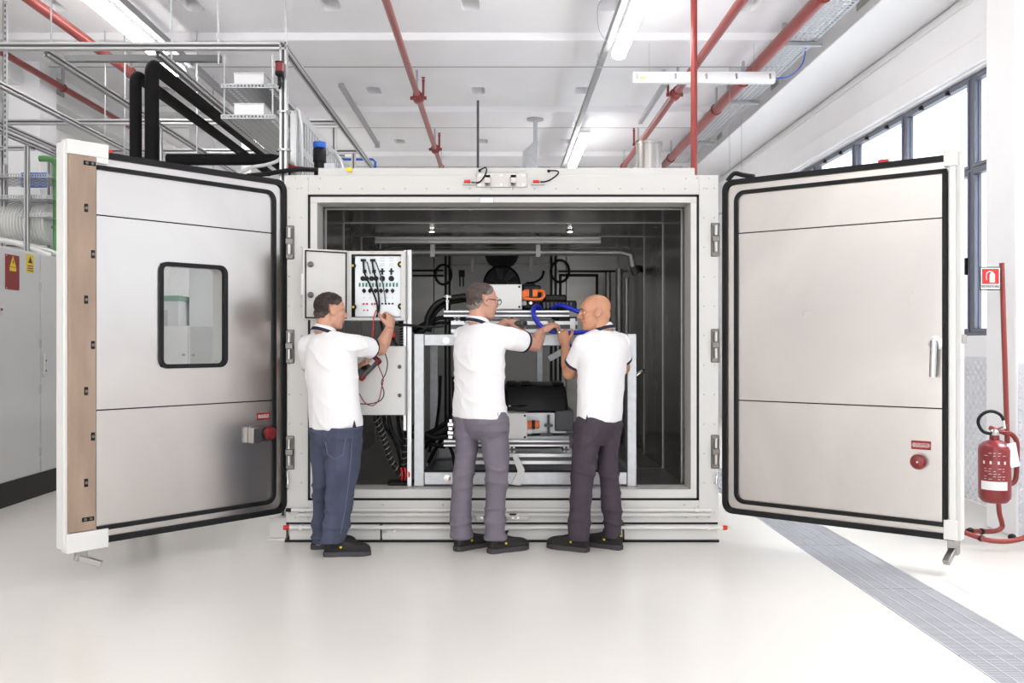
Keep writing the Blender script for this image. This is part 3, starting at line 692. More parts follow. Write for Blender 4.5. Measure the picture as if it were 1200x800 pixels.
YR, YK = .10, 1.55
x0, x1, x2, x3 = WX(485,YR), WX(497,YR), WX(735,YR), WX(746,YR)
zt, zt2, zb, zb2 = WZ(391,YR), WZ(405,YR), WZ(553,YR), WZ(568,YR)
for a, b in ((x0,x1),(x2,x3)):
    MB().box(a, b, YR, YR+.07, .36, zt).build('post', 'zinc', rk, bev=.005)
    MB().box(a, b, YK, YK+.07, .36, zt).build('post', 'zinc', rk, bev=.005)
    MB().box(a+.01, b-.01, YR+.07, YK, zt2, zt-.005).build('side_rail', 'zinc', rk, bev=.005)
    MB().box(a+.01, b-.01, YR+.07, YK, zb2, zb).build('side_rail', 'zinc', rk, bev=.005)
for y in (YR, YK):
    MB().box(x1, x2, y+.005, y+.065, zt2, zt-.003).build('cross_rail', 'zinc', rk, bev=.005)
    MB().box(x1, x2, y+.005, y+.065, zb2, zb).build('cross_rail', 'zinc', rk, bev=.005)
MB().box(WX(629,YK), WX(636,YK), YK, YK+.05, zb, zt2).build('middle_post', 'zinc', rk, bev=.004)
MB().bar((.42,YK-.02,zt2-.12),(.62,YK-.02,zt2-.01),.03,.05).build('corner_brace', 'zinc', rk)
MB().box(x1, x2, YR+.0, YR+.012, zb-.0, zb+.012).build('rail_lip', 'rubber', rk)
for px, py in ((523, 399), (524, 560.5)):   # bolts on the rails
    x, z = WX(px,YR), WZ(py,YR); MB().lathe([(.024,0),(.024,.004),(.014,.005),(.014,.016),(.001,.017)], (x,YR+.005,z), (0,-1,0), 12).build('bolt', 'chrome', rk)
MB().prism([(-.035,0),(.03,-.01),(.06,.10),(.005,.21),(-.03,.205),(.01,.09)], (WX(605,.06),.085,WZ(568,.06)), (1,0,0), (0,0,1), (0,.012,0)).build('stop_lever', 'enamel_white', rk, bev=.002)
MB().tube(smoothpath([(x3+.0,YR+.03,WZ(440,YR)),(x3+.03,YR+.02,WZ(436,YR)),(x3+.05,YR-.0,WZ(434,YR)),(x3+.045,YR-.02,WZ(436,YR))]), .012, 8).build('grab_handle', 'chrome', rk)
# upper shelf: extrusions and drive unit
YU = .22
su = thing('aluminium_shelf', 'upper slotted aluminium shelf carrying the drive unit', 'shelf', (0,0,0))
for y, xa, xb, pz in ((YU, WX(520,YU), WX(667,YU), 367.5), (YU+.7, WX(520,YU), WX(667,YU), 367.5)):
    m = MB(); z = WZ(pz, YU); profile(m, (xa,y,z), (xb,y,z), .05, .045); m.build('rail', AL, su, bev=.002)
    m = MB(); z = WZ(383, YU); profile(m, (xa+.05,y+.03,z), (xb+.06,y+.03,z), .06, .085); m.build('rail', AL, su, bev=.002)
for px in (535, 600, 664):
    x = WX(px,YU); m = MB(); profile(m, (x,YU+.04,WZ(373.5,YU)), (x,YU+.7,WZ(373.5,YU)), .045, .04); m.build('cross_piece', AL, su)
MB().box(WX(655,YU), WX(676,YU), YU+.02, YU+.5, WZ(380,YU), WZ(371,YU)).build('end_bracket', 'black_plastic', su, bev=.004)
MB().box(WX(668,YU), WX(674,YU), YU-.02, YU+.03, WZ(389,YU), WZ(373,YU)).build('end_plate', 'aluminium', su)
def fitted_box(name, label, px0, px1, py0, py1, Y, depth, screws=True):
    a, b, c, d = WX(px0,Y), WX(px1,Y), WZ(py1,Y), WZ(py0,Y)
    t = thing(name, label, 'box', ((a+b)/2, Y, c)); w, hh = (b-a)/2, d-c
    MB().box(-w, w, .004, depth, 0, hh).build('case', 'enamel_white', t, bev=.004)
    MB().box(-w+.004, w-.004, 0, .006, .004, hh-.004).build('lid', 'enamel_white', t, bev=.003)
    for sx in (-1, 1):
        for z in (.018, hh-.018): MB().lathe([(.008,0),(.008,.003),(.004,.004)], (sx*(w-.018),0,z), (0,-1,0), 10).build('lid_screw', 'black_plastic', t)
    MB().lathe([(.016,0),(.02,.008),(.02,.03),(.014,.036)], (w,depth*.4,.05), (1,0,0), 12).build('cable_gland', 'label_white', t)
    return t
fitted_box('junction_box', 'white junction box on the upper aluminium shelf behind the grey-haired man', 572, 611.5, 333, 362.5, .24, .25)
fitted_box('junction_box', 'white junction box on the lower shelf beside the black cover', 588, 618, 484, 515, .24, .16)
def unit(name, label, boxes, mat='black_plastic', extra=None):
    t = thing(name, label, 'machine', (0,0,0))
    for nm, px0, px1, py0, py1, Y, dep in boxes:
        MB().box(WX(px0,Y), WX(px1,Y), Y, Y+dep, WZ(py1,Y), WZ(py0,Y)).build(nm, mat, t, bev=.012)
    return t
du = unit('drive_inverter', 'black finned inverter unit on the upper shelf', [('case', 613, 634, 334, 362.5, .35, .35), ('case', 634, 676, 352, 362.5, .36, .4), ('cover', 638, 664, 345, 353, .4, .3), ('cover', 612, 628, 332, 342, .42, .3)])
m = MB()
for k in range(8): m.box(WX(637+k*4.5,.36), WX(638.5+k*4.5,.36), .355, .37, WZ(361.5,.36), WZ(354,.36))
m.build('fin_row', 'aluminium_dark', du)
for a, b in ((622, 355), (629, 360)): MB().lathe([(.016,0),(.018,.01),(.01,.02)], (WX(a,.34),.35,WZ(b,.34)), (0,-1,0), 12).build('terminal', 'chrome', du)
def hv_plug(label, px, py, Y, s=1):
    t = thing('high_voltage_connector', label, 'connector', (WX(px,Y), Y, WZ(py,Y)))
    MB().box(-.05*s,.05*s,-.02,.05,-.028*s,.028*s).box(-.065*s,-.03*s,-.03,.03,-.035*s,.02*s).build('housing', 'orange', t, bev=.008)
    MB().box(-.012*s,.012*s,-.03,.02,-.034*s,.036*s).build('lock_clip', 'black_plastic', t, bev=.004)
    return t
hv_plug('orange connector with a black clip on the upper inverter', 622, 343.5, .31)
tag(MB().tube(smoothpath([W(629,341,.31), W(636,341,.29), W(637.5,346,.27), W(634,350,.27), W(624,350.5,.27), W(613,349.5,.27)]), .011, 8).build('high_voltage_cable', 'orange'), 'orange cable looping from the upper connector to the white box', 'cable')
# black hoses on the left of the shelf
for i, pts in enumerate(([(549,347),(530,349),(512,356),(502,370),(499,384),(487,392)], [(549,351),(528,354),(514,362),(506,374),(503,389)], [(546,374),(520,372),(505,376),(490,383),(476,388)], [(540,381),(518,378),(503,381),(484,388)])):
    tag(MB().tube(smoothpath([W(a,b,.32+.06*i) for a, b in pts]), (.022,.018,.016,.012)[i], 10).build('coolant_hose', 'rubber'),
        ('thick black hose arching highest behind the shelf end', 'second black hose arching just under the highest one', 'black hose running low from the rack to the shelf', 'thinnest black hose lowest beside the rack corner')[i], 'hose', 'black hoses left of the upper shelf')
t = thing('hose_fitting', 'chrome hose fitting standing on the left end of the upper shelf', 'fitting', W(524, 364, .3))
MB().lathe([(.012,0),(.012,.06),(.018,.062),(.018,.075),(.009,.078),(.009,.09),(.016,.092),(.016,.112),(.006,.116)], n=10).build('stem', 'chrome', t)
MB().cyl((-.02,0,.1),(.03,0,.1),.009,8).build('side_port', 'chrome', t)
# lower shelf: battery tray and black cover
YL = .22
sl = thing('aluminium_shelf', 'lower slotted aluminium shelf carrying the black covered pack', 'shelf', (0,0,0))
for y in (YL, YL+.75):
    m = MB(); z = WZ(519, YL); profile(m, (WX(520,YL),y,z), (WX(667,YL),y,z), .05, .045); m.build('rail', AL, sl, bev=.002)
    m = MB(); z = WZ(537, YL); profile(m, (WX(535,YL),y+.01,z), (WX(670,YL),y+.01,z), .08, .075); m.build('rail', AL, sl, bev=.002)
for px in (540, 600, 664):
    x = WX(px,YL); m = MB(); profile(m, (x,YL+.03,WZ(527,YL)), (x,YL+.78,WZ(527,YL)), .045, .045); m.build('cross_piece', AL, sl)
MB().box(WX(540,YL), WX(668,YL), YL+.1, YL+.7, WZ(516.5,YL), WZ(513,YL)).build('shelf_plate', 'zinc', sl)
bt = thing('battery_pack', 'grey and black battery pack under a glossy black moulded cover', 'machine', (0,0,0))
YP = .42
MB().box(WX(604,YP), WX(664,YP), YP, YP+.5, WZ(508,YP), WZ(483,YP)).build('lower_case', 'zinc', bt, bev=.006)
MB().box(WX(650,YP), WX(672,YP), YP-.01, YP+.45, WZ(505,YP), WZ(480,YP)).build('end_case', 'aluminium_dark', bt, bev=.01)
rg = []
for zz, s, ys in ((481,1.0,0),(474,1.0,.0),(460,.97,.03),(453,.93,.05),(451,.86,.09)):
    xa, xb = WX(590,YP), WX(666,YP); c = (xa+xb)/2; w = (xb-xa)/2*s
    rg.append([V(c+a*w/1.0, YP+ys+.25+b*.27*s, WZ(zz,YP)) for a, b in rrect(-1,1,-1,1,.22)])
MB().loft(rg).build('moulded_cover', 'black_plastic', bt, bev=.0)
for px in (600, 617, 655): MB().box(WX(px,YP)-.04, WX(px,YP)+.04, YP+.05, YP+.4, WZ(452,YP), WZ(448.5,YP)).build('cover_rib', 'black_plastic', bt, bev=.01)
MB().box(WX(596,YP), WX(617,YP), YP-.02, YP, WZ(476,YP), WZ(474.5,YP)).build('cover_clip', 'zinc', bt)
for px in (643,): MB().box(WX(px,.34)-.06, WX(px,.34)+.03, .34, .36, WZ(512,.34), WZ(508,.34)).cyl((WX(px,.34),.35,WZ(510,.34)),(WX(px,.34),.35,WZ(486,.34)),.009,8).box(WX(px,.34)-.03,WX(px,.34)+.03,.33,.37,WZ(500,.34),WZ(497,.34)).build('hold_down_bolt', 'aluminium_dark', bt)
hv_plug('orange connector beside the lower white junction box', 625, 497.5, .33, .9)
t = thing('hose_fitting', 'chrome block fitting standing at the left end of the lower shelf', 'fitting', W(528, 514, .25))
for z, w in ((.0,.018),(.03,.022),(.06,.016),(.09,.022),(.115,.012)): MB().box(-w,w,-w,w,z,z+.027).build('block', 'chrome', t, bev=.004)
for i, pts in enumerate(([(531,500),(520,504),(508,510),(497,518),(487,523)], [(531,503),(518,508),(506,516),(492,527)], [(531,441),(532,468),(528,488),(515,500),(500,508)], [(523,516),(530,530),(533,545),(534,556)])):
    tag(MB().tube(smoothpath([W(a,b,.5+.05*i) for a, b in pts]), (.03,.024,.014,.012)[i], 10).build('power_hose', 'rubber'),
        ('thickest black hose slanting down behind the lower shelf end', 'black hose slanting just under the thickest lower one', 'black cable hanging down behind the grey-haired man', 'thin black cable dropping below the lower shelf')[i], 'hose', 'black hoses left of the lower shelf')
# ---------------------------------------------------------------- electrical enclosures on their post
pt = thing('mounting_post', 'slim aluminium post beside the open electrical enclosure', 'post', (0,0,0))
MB().box(WX(477,.1), WX(482.5,.1), .1, .14, .36, WZ(292.5,.1)).build('upright', 'aluminium', pt, bev=.003)
MB().box(WX(472.5,.1), WX(476.5,.1), .09, .13, .75, WZ(293,.1)).build('upright', 'aluminium', pt, bev=.003)
def latch(parent, x, y, z, r=.014):
    b = MB().lathe([(r,0),(r,.006),(r*.7,.008)], (x,y,z), (0,-1,0), 14).build('lock', 'liner_dark', parent)
    MB().box(x-.003, x+.003, y-.0095, y-.007, z-.008, z+.008).build('key_slot', 'black_plastic', b)
e1 = thing('control_enclosure', 'open electrical enclosure with a socket panel and its door swung left', 'enclosure', (0,0,0))
X0, X1, Z0, Z1 = WX(406.5,0), WX(475,0), WZ(375.5,0), WZ(294,0); T = .012
for a in ((X0,X0+T,0,.2,Z0,Z1),(X1-T,X1,0,.2,Z0,Z1),(X0+T,X1-T,0,.2,Z1-T,Z1),(X0+T,X1-T,0,.2,Z0,Z0+T),(X0+T,X1-T,.19,.2,Z0+T,Z1-T)): MB().box(*a).build('case_wall', 'enamel', e1, bev=.002)
for a in ((X0+T,X0+.03,.002,.012,Z0+T,Z1-T),(X1-.03,X1-T,.002,.012,Z0+T,Z1-T),(X0+.03,X1-.03,.002,.012,Z1-.022,Z1-T),(X0+.03,X1-.03,.002,.012,Z0+T,Z0+.022)): MB().box(*a).build('case_flange', 'enamel', e1)
MB().box(X0+.015, X0+.07, .07, .18, Z0+.03, Z1-.04).build('void_shade_block', 'black_plastic', e1)  # solid black block; shade of the hinge-side gap put into the colour
PX0, PX1, PZ0, PZ1 = WX(416,.03), WX(470,.03), WZ(371,.03), WZ(300,.03)
pp = MB().box(PX0, PX1, .03, .036, PZ0, PZ1).build('socket_panel', 'panel_plate', e1, bev=.002)
def sx(zx): return WX(345+zx/7.276, .03)
def sz(zy): return WZ(280+zy/7.276, .03)
m = MB()
for zx in (590, 670): m.box(sx(zx)-.017, sx(zx)+.017, .005, .03, sz(193), sz(172))
for zx in (750, 827): m.lathe([(.008,0),(.008,.012)], (sx(zx),.03,sz(278)), (0,-1,0), 10); m.lathe([(.019,0),(.019,.01),(.012,.012)], (sx(zx),.03,sz(337)), (0,-1,0), 16); m.box(sx(zx)-.017,sx(zx)+.017,.022,.03,sz(280),sz(268)); m.box(sx(zx)-.006,sx(zx)+.006,.02,.03,sz(305),sz(250))
for zx in (585, 615, 660, 697): m.lathe([(.017,0),(.017,.012),(.01,.014)], (sx(zx),.03,sz(337)), (0,-1,0), 14)
for zx in (600, 680): m.box(sx(zx)-.012, sx(zx)+.012, .015, .03, sz(290), sz(262))
for zx in (595, 645, 693, 740, 790, 838): m.lathe([(.012,0),(.013,.012),(.007,.016)], (sx(zx),.03,sz(441)), (0,-1,0), 14); m.box(sx(zx)-.003,sx(zx)+.003,.016,.03,sz(462),sz(422))
for zx in (778, 808, 838, 750, 780): m.lathe([(.007,0),(.007,.008)], (sx(zx),.03,sz(551 if zx % 2 == 0 else 600)), (0,-1,0), 8)
stuff(m.build('black_sockets', 'black_plastic', pp))
for zx in (557, 586, 614, 643, 670, 697, 730, 758, 788, 816, 846, 875): MB().box(sx(zx)-.0062, sx(zx)+.0062, .026, .03, sz(407), sz(374)).build('terminal', 'green_mark', pp)
m = MB()
for zx in (590, 620, 662, 685): m.lathe([(.008,0),(.006,.014)], (sx(zx),.03,sz(553)), (0,-1,0), 8)
for zx in (595, 625): m.lathe([(.006,0),(.006,.006)], (sx(zx),.03,sz(607)), (0,-1,0), 8)
stuff(m.build('red_sockets', 'red_plastic', pp))
m = MB()
for zx in (750, 827):
    for zy in (165, 185, 213, 228): m.box(sx(zx)-.015, sx(zx)+.015, .0285, .03, sz(zy+3), sz(zy-3))
for zx in (595, 645, 745, 790, 838): m.lathe([(.004,0),(.004,.008)], (sx(zx),.03,sz(500)), (0,-1,0), 8)
stuff(m.build('panel_marks', 'liner_bead', pp))
for zx, zy in ((500,228),(505,580),(908,218),(910,575)):
    x, z = sx(zx), sz(zy); b = MB().lathe([(.022,0),(.022,.006),(.012,.008)], (x,.02,z), (0,-1,0), 14).build('panel_catch', 'black_plastic', e1); MB().lathe([(.009,.008),(.007,.014),(.001,.016)], (x,.02,z), (0,-1,0), 10).build('catch_cap', 'yellow', b)
for i, pts in enumerate(([(590,190),(600,280),(625,345),(665,430),(705,540),(715,620),(703,670)], [(665,190),(680,270),(700,345),(718,450),(728,560),(718,640)], [(695,195),(735,300),(765,420),(778,540)], [(622,195),(650,300)])):
    MB().tube(smoothpath([V(sx(a), .012-.012*(0<j<len(pts)-1), sz(b)) for j, (a, b) in enumerate(pts)]), .006 if i < 2 else .0042, 6).build('patch_cable', 'rubber' if i < 2 else 'aluminium_dark', e1)
# its open door
dl = .335; dn = bpy.data.objects.new('x', None)
hx = X0-.004; fy = -.17; fx = WX(353.5, fy); dv = V(fx-hx, fy, 0); dlen = dv.length
dr = MB().box(0, dlen, -.0, .028, Z0, Z1).build('enclosure_door', 'enamel', e1, bev=.004)
dr.location = (hx, 0, 0); dr.rotation_euler = (0,0, math.atan2(dv.y, dv.x))
inn = .0285   # the inner face looks at the camera: local +y
m = MB()
for a in ((.01,dlen-.012,Z0+.012,Z0+.02),(.01,dlen-.012,Z1-.02,Z1-.012),(.01,.018,Z0+.012,Z1-.012),(dlen-.02,dlen-.012,Z0+.012,Z1-.012)): m.box(a[0],a[1],.026,.034,a[2],a[3])
m.build('door_gasket', 'rubber', dr)
for zy in (237, 488):
    z = sz(zy); b = MB().lathe([(.02,0),(.02,.012),(.012,.016),(.012,.026)], (dlen-.05,.028,z), (0,1,0), 14).build('lock_barrel', 'liner_dark', dr); MB().box(dlen-.062,dlen-.03,.05,.056,z-.008,z+.008).build('lock_cam', 'liner_dark', b)
MB().box(dlen-.003, dlen+.008, -.004, .02, (Z0+Z1)/2-.07, (Z0+Z1)/2+.07).build('pull_strip', 'enamel_white', dr, bev=.003)
for q in (.06, -.07):
    zz = Z1-q if q > 0 else Z0-q; MB().cyl((hx,.0,zz-.02),(hx,.0,zz+.02),.009,8).build('hinge_pin', 'black_plastic', e1)
e2 = thing('lower_enclosure', 'closed white electrical enclosure under the open one', 'enclosure', (0,0,0))
x0_, x1_, z0_, z1_ = WX(413,0), WX(475,0), WZ(486.5,0), WZ(405.5,0)
MB().box(x0_, x1_, .02, .2, z0_, z1_).build('case', 'enamel', e2, bev=.004)
d2 = MB().box(x0_+.002, x1_-.002, -.005, .018, z0_+.002, z1_-.002).build('enclosure_door', 'enamel_white', e2, bev=.004)
for y in (429.5, 463): latch(d2, WX(468.5,0), -.005, WZ(y,0))
MB().box(WX(439,0)-.006, WX(439,0)+.006, .0, .02, z0_-.012, z0_).build('cable_nipple', 'black_plastic', e2)
# looms below and between the enclosures
looms = (([(440,488),(447,505),(453,522),(460,542),(474,561)], .022, .16, 'black loom with pale ties curving down from the lower enclosure'),
         ([(479,487),(477,515),(474,540),(475,562)], .021, .20, 'upright black loom beside the rack foot'),
         ([(455,487),(460,508),(470,522),(478,533)], .014, .26, 'thin black cable crossing behind the two looms'),
         ([(470,376),(472,390),(471,405)], .02, .16, 'short black corrugated loom between the two enclosures'),
         ([(463,380),(480,381),(500,383),(520,382)], .009, .06, 'thin black cable passing right from the open enclosure'))
for pts, r, Y, lb in looms:
    t = thing('cable_loom', lb, 'cable', (0,0,0)); path = smoothpath([W(a,b,Y) for a, b in pts], 10)
    MB().tube(path, r, 10).build('sleeve', 'rubber', t)
    if r > .018:
        m = MB()
        for j in range(3, len(path)-2, 3 if len(path) > 22 else 2):
            d = (path[j+1]-path[j-1]).normalized(); u = d.orthogonal().normalized(); w = d.cross(u)
            m.tube([path[j]+(u*math.cos(a)+w*math.sin(a))*(r+.002)+d*.5*r*math.cos(a) for a in [2*math.pi*q/12 for q in range(12)]], .003, 5, closed=True)
        m.build('spiral_ties', 'liner_bead', t)
for px, wh in ((470,'left'), (474,'middle'), (478,'right')): tag(MB().tube(smoothpath([W(px,548,.12), W(px+1.5,556,.1), W(px+.5,562,.12)]), .007, 6).build('red_wire', 'red_plastic'), wh+' one of three short red wire ends at the foot of the cable looms', 'wire', 'red wires beside the rack foot')
tag(MB().box(WX(455,.2), WX(484,.2), .15, .28, .358, .385).build('loom_block', 'black_plastic', bev=.008), 'black cable entry block on the chamber floor', 'block')
tag(MB().box(WX(461,.16)-.01, WX(461,.16)+.012, .15, .18, WZ(398,.16), WZ(388,.16)).lathe([(.016,0),(.016,.02),(.01,.024)], (WX(461.5,.15),.15,WZ(393,.15)), (0,-1,0), 12).build('stop_switch', 'red_plastic', bev=.003), 'small red switch between the two enclosures', 'switch')

# more black cable clutter beside and below the enclosures
more = (([(449,487),(452,500),(462,516),(468,535),(470,556)], .011, .3, 'slim black cable bowing behind the pale-tied loom'), ([(466,487),(468,503),(474,520),(479,538)], .013, .33, 'black cable falling from the middle of the lower enclosure'),
        ([(472,487),(480,498),(490,505),(506,512),(524,512)], .02, .45, 'thick black cable sweeping right behind the rack post'), ([(476,505),(490,514),(506,520),(522,523)], .018, .5, 'black cable sweeping right below the thick one'),
        ([(499,548),(508,530),(518,515),(530,507)], .014, .62, 'black cable rising from the rack foot to the lower shelf'), ([(516,440),(515,470),(511,500),(503,530)], .012, .8, 'thin black cable hanging inside the rack left side'),
        ([(640,362),(650,373),(662,378),(676,380)], .014, .3, 'black cable end leaving the upper shelf at the right'), ([(457,376),(458,388),(462,400),(466,405)], .009, .14, 'thin black cable looping between the two enclosures'),
        ([(446,376),(449,390),(452,405)], .008, .15, 'thin dark cable dropping left of the red switch'))
for pts, r, Y, lb in more:
    tag(MB().tube(smoothpath([W(a,b,Y) for a, b in pts]), r, 8).build('power_cable', 'rubber'), lb, 'cable')
# ================================================================== aluminium frame and services at the upper left
ZF = 3.47
fr = thing('equipment_gantry', 'tall slotted aluminium frame standing left of the chamber', 'frame', (0,0,0))
def fb(p0, p1, w=.05): m = MB(); profile(m, p0, p1, w, w); return m.build('beam', AL, fr, bev=.002)
fb((-4.9,.25,ZF), (-1.505,.25,ZF), .052)
fb((-4.95,2.5,ZF), (-1.56,2.5,ZF)); fb((-4.95,3.85,ZF), (-1.56,3.85,ZF))
for x in (-1.535, -2.45, -3.25, -4.03, -4.75): fb((x,.29,ZF-.03 if x != -1.535 else ZF), (x,5.2,ZF-.03 if x != -1.535 else ZF), .048)
m = MB(); profile(m, (-1.535,.25,0), (-1.535,.25,ZF+.026), .052, .052, (0,1,0)); m.build('upright', AL, fr, bev=.002)
for y in (2.6, 3.8, 5.1):
    m = MB(); profile(m, (-1.60,y,0), (-1.60,y,ZF-.03), .045, .045, (0,1,0)); m.build('upright', AL, fr)
for x in (-3.25, -4.75):
    for y in (2.5, 5.1): m = MB(); profile(m, (x,y,0), (x,y,ZF-.05), .045, .045, (0,1,0)); m.build('upright', AL, fr)
for y in (3.2, 4.6): m = MB(); profile(m, (-2.1,y,ZF-.18), (-1.6,y,ZF-.18), .04, .04); m.build('beam', AL, fr)
MB().cyl((-1.535,.22,ZF),(-1.535,.196,ZF),.012,8).build('end_cap', 'aluminium_dark', fr)
for z in (2.73, 3.0): MB().lathe([(.045,-.008),(.052,-.006),(.052,.006),(.045,.008)], (-1.535,.25,z), n=14).build('collar', 'chrome', fr)
for p in ((60,.6),(201,.6),(256,.6),(335,.6)):
    x = WX(p[0], p[1]); MB().cyl((x,p[1],ZF-.02),(x,p[1],4.66),.007,6).build('hanger_rod', 'zinc', fr)
for px, yy, b in ((123,3.4,72), (146,3.3,72), (231,3.4,75), (250,5.0,90)):
    x = WX(px,yy); MB().cyl((x,yy,2.9),(x,yy,ZC),.008,6).build('hanger_rod', 'zinc', fr)
MB().box(WX(75,1.1), WX(258,1.1), 1.1, 1.15, WZ(71.5,1.1), WZ(64,1.1)).build('cross_angle', 'steel_dark', fr)
m = MB(); x, yy = WX(6,1.6), 1.6
m.box(x-.02, x+.02, yy, yy+.004, 2.9, 4.3); m.box(x-.02,x-.016,yy,yy+.04,2.9,4.3); m.build('slotted_upright', 'zinc', fr)
m = MB()
for k in range(28): m.box(x-.006,x+.006,yy-.001,yy+.001,2.95+k*.048,2.975+k*.048)
stuff(m.build('slots', 'aluminium_dark', fr))
# stack light on the post
t = thing('stack_light', 'small red signal light on a black base on the frame post', 'signal light', (WX(327.5,.18), .18, WZ(100,.18)))
MB().lathe([(.014,0),(.014,.06),(.032,.075),(.033,.095)], n=16).build('base', 'black_plastic', t); MB().lathe([(.031,.095),(.031,.155)], n=16).build('red_lens', 'red_gloss', t)
MB().lathe([(.033,.155),(.033,.165),(.01,.17)], n=16).build('cap', 'black_plastic', t); MB().cyl((0,0,-.02),(0,.05,.03),.008,8).build('bracket', 'black_plastic', t)
# two perforated shelves with cable ducts
for i, (py, lb) in enumerate(((101, 'upper perforated tray hung from the aluminium frame'), (137, 'lower perforated tray hung from the aluminium frame'))):
    yy = .32; z = WZ(py+2, yy); a, b = WX(259,yy), WX(322,yy)
    t = thing('perforated_tray', lb, 'cable tray', (a, yy, z)); w = b-a
    m = MB(); perf_plate(m, 0, w, 0, 3.6, 0, 7, 60); m.build('tray_floor', 'zinc', t, smooth=False, fix=False)
    m = MB(); xs = np.linspace(0, w, 31)
    for q in range(30):
        if q % 2 == 0: m.box(xs[q], xs[q+1], -.002, .002, .006, .024)
    m.box(0, w, -.002, .002, 0, .008).box(0, w, -.002, .002, .022, .03); m.build('perforated_lip', 'zinc', t, smooth=False)
    for x in (0, w): MB().box(x-.002, x+.002, 0, 3.6, 0, .03).build('tray_side', 'zinc', t)
    for x in (.02, w-.02): MB().cyl((x,.015,.0),(x,.015,.24 if i == 0 else .22),.006,6).build('hanger_rod', 'zinc', t)
    d = thing('cable_duct', ('upper' if i == 0 else 'lower')+' closed steel duct lying on a perforated tray', 'duct', (a+.09, yy+.01, z+.032)); MB().box(0, .215, 0, 3.2, 0, .075).build('body', 'aluminium', d, bev=.003); MB().box(-.004, .219, -.003, 3.2, .075, .081).build('lid', 'aluminium', d)
# steel cable ladder behind the post
t = thing('cable_ladder', 'perforated steel cable ladder running back behind the frame post', 'cable tray', (-1.50, .55, 2.58))
for z in (.0, .26):
    MB().box(0, .012, 0, 3.2, z+.2, z+.26).build('ladder_side', 'zinc', t)
    m = MB(); 
    for k in range(32): m.box(0.002, .008, k*.1, k*.1+.06, z, z+.2)
    m.build('perforated_web', 'zinc', t, smooth=False)
MB().box(-.05, .0, -.05, .12, 0, .5).build('cover_plate', 'aluminium', t, bev=.006)
MB().tube(smoothpath([(-.06,.0,.35),(.0,-.05,.5),(.03,-.05,.42),(.04,-.05,.2),(.04,-.05,0)]), .012, 8).build('conduit', 'cabinet_grey', t)
# black insulated pipes
def insul(label, pts, r, k=5):
    t = thing('insulated_pipe', label, 'pipe', (0,0,0)); MB().tube(pts, r, 16).build('insulation', 'black_foam', t); return t
def elbow(x, y, z, R, y1, z0):
    a = [V(x,y,z0), V(x,y,z-R)]
    for q in range(1, 6): th = math.pi/2*q/5; a.append(V(x, y+R-R*math.cos(th), z-R+R*math.sin(th)))
    return a+[V(x,y1,z)]
insul('taller black insulated pipe bending back under the frame', elbow(WX(178,.42), .42, WZ(76,.42), .06, 4.3, .0), .05)
insul('shorter black insulated pipe left of the taller one', elbow(WX(159,.42), .42, WZ(88,.42), .06, 4.3, .0), .043)
insul('thick black insulated pipe lying level behind the left door top', [W(196,187,.42), W(320,187,.42), W(332,189,.42), W(334,200,.42), V(W(334,200,.42).x,.42,2.2)], .042)
MB_ = MB().tube(smoothpath([W(280,203,.3), W(295,196,.28), W(312,193,.27), W(326,188,.27), W(331,180,.28)]), .013, 8).build('flexible_conduit', 'cabinet_grey'); tag(MB_, 'grey flexible conduit rising to the frame post', 'cable')
tag(MB().tube(smoothpath([W(290,206,.22), W(310,204,.2), W(335,200,.18), W(350,198.5,.2), W(372,199,.3)]), .017, 8).build('black_cable', 'rubber'), 'black cable running from the frame post over the chamber corner', 'cable')
for i in range(3): tag(MB().tube(smoothpath([W(334,188+2*i,.3), W(342,194+1.5*i,.3), W(355,196+i,.32), W(374,197.5+.6*i,.34)]), .005, 6).build('red_cable', 'red_dark'), ('uppermost','middle','lowest')[i]+' of three thin dark red cables over the left chamber corner', 'cable', 'red cables on the chamber corner')
t = thing('beacon_valve', 'black actuator with a bright blue cap on the chamber roof', 'actuator', (WX(374.5,.7), .7, 2.56))
MB().lathe([(.05,0),(.05,.05),(.042,.055),(.042,.17),(.05,.175),(.05,.27),(.044,.28)], n=18).build('body', 'black_plastic', t); MB().lathe([(.044,.28),(.05,.285),(.05,.325),(.03,.33)], n=14).build('cap', 'blue_plastic', t)
MB().box(.04,.12,-.03,.03,.12,.16).build('clamp', 'zinc', t)
MB().tube(smoothpath([(.06,0,.22),(.12,0,.24),(.17,0,.14),(.18,0,.0)]), .012, 8).build('conduit', 'aluminium', t)
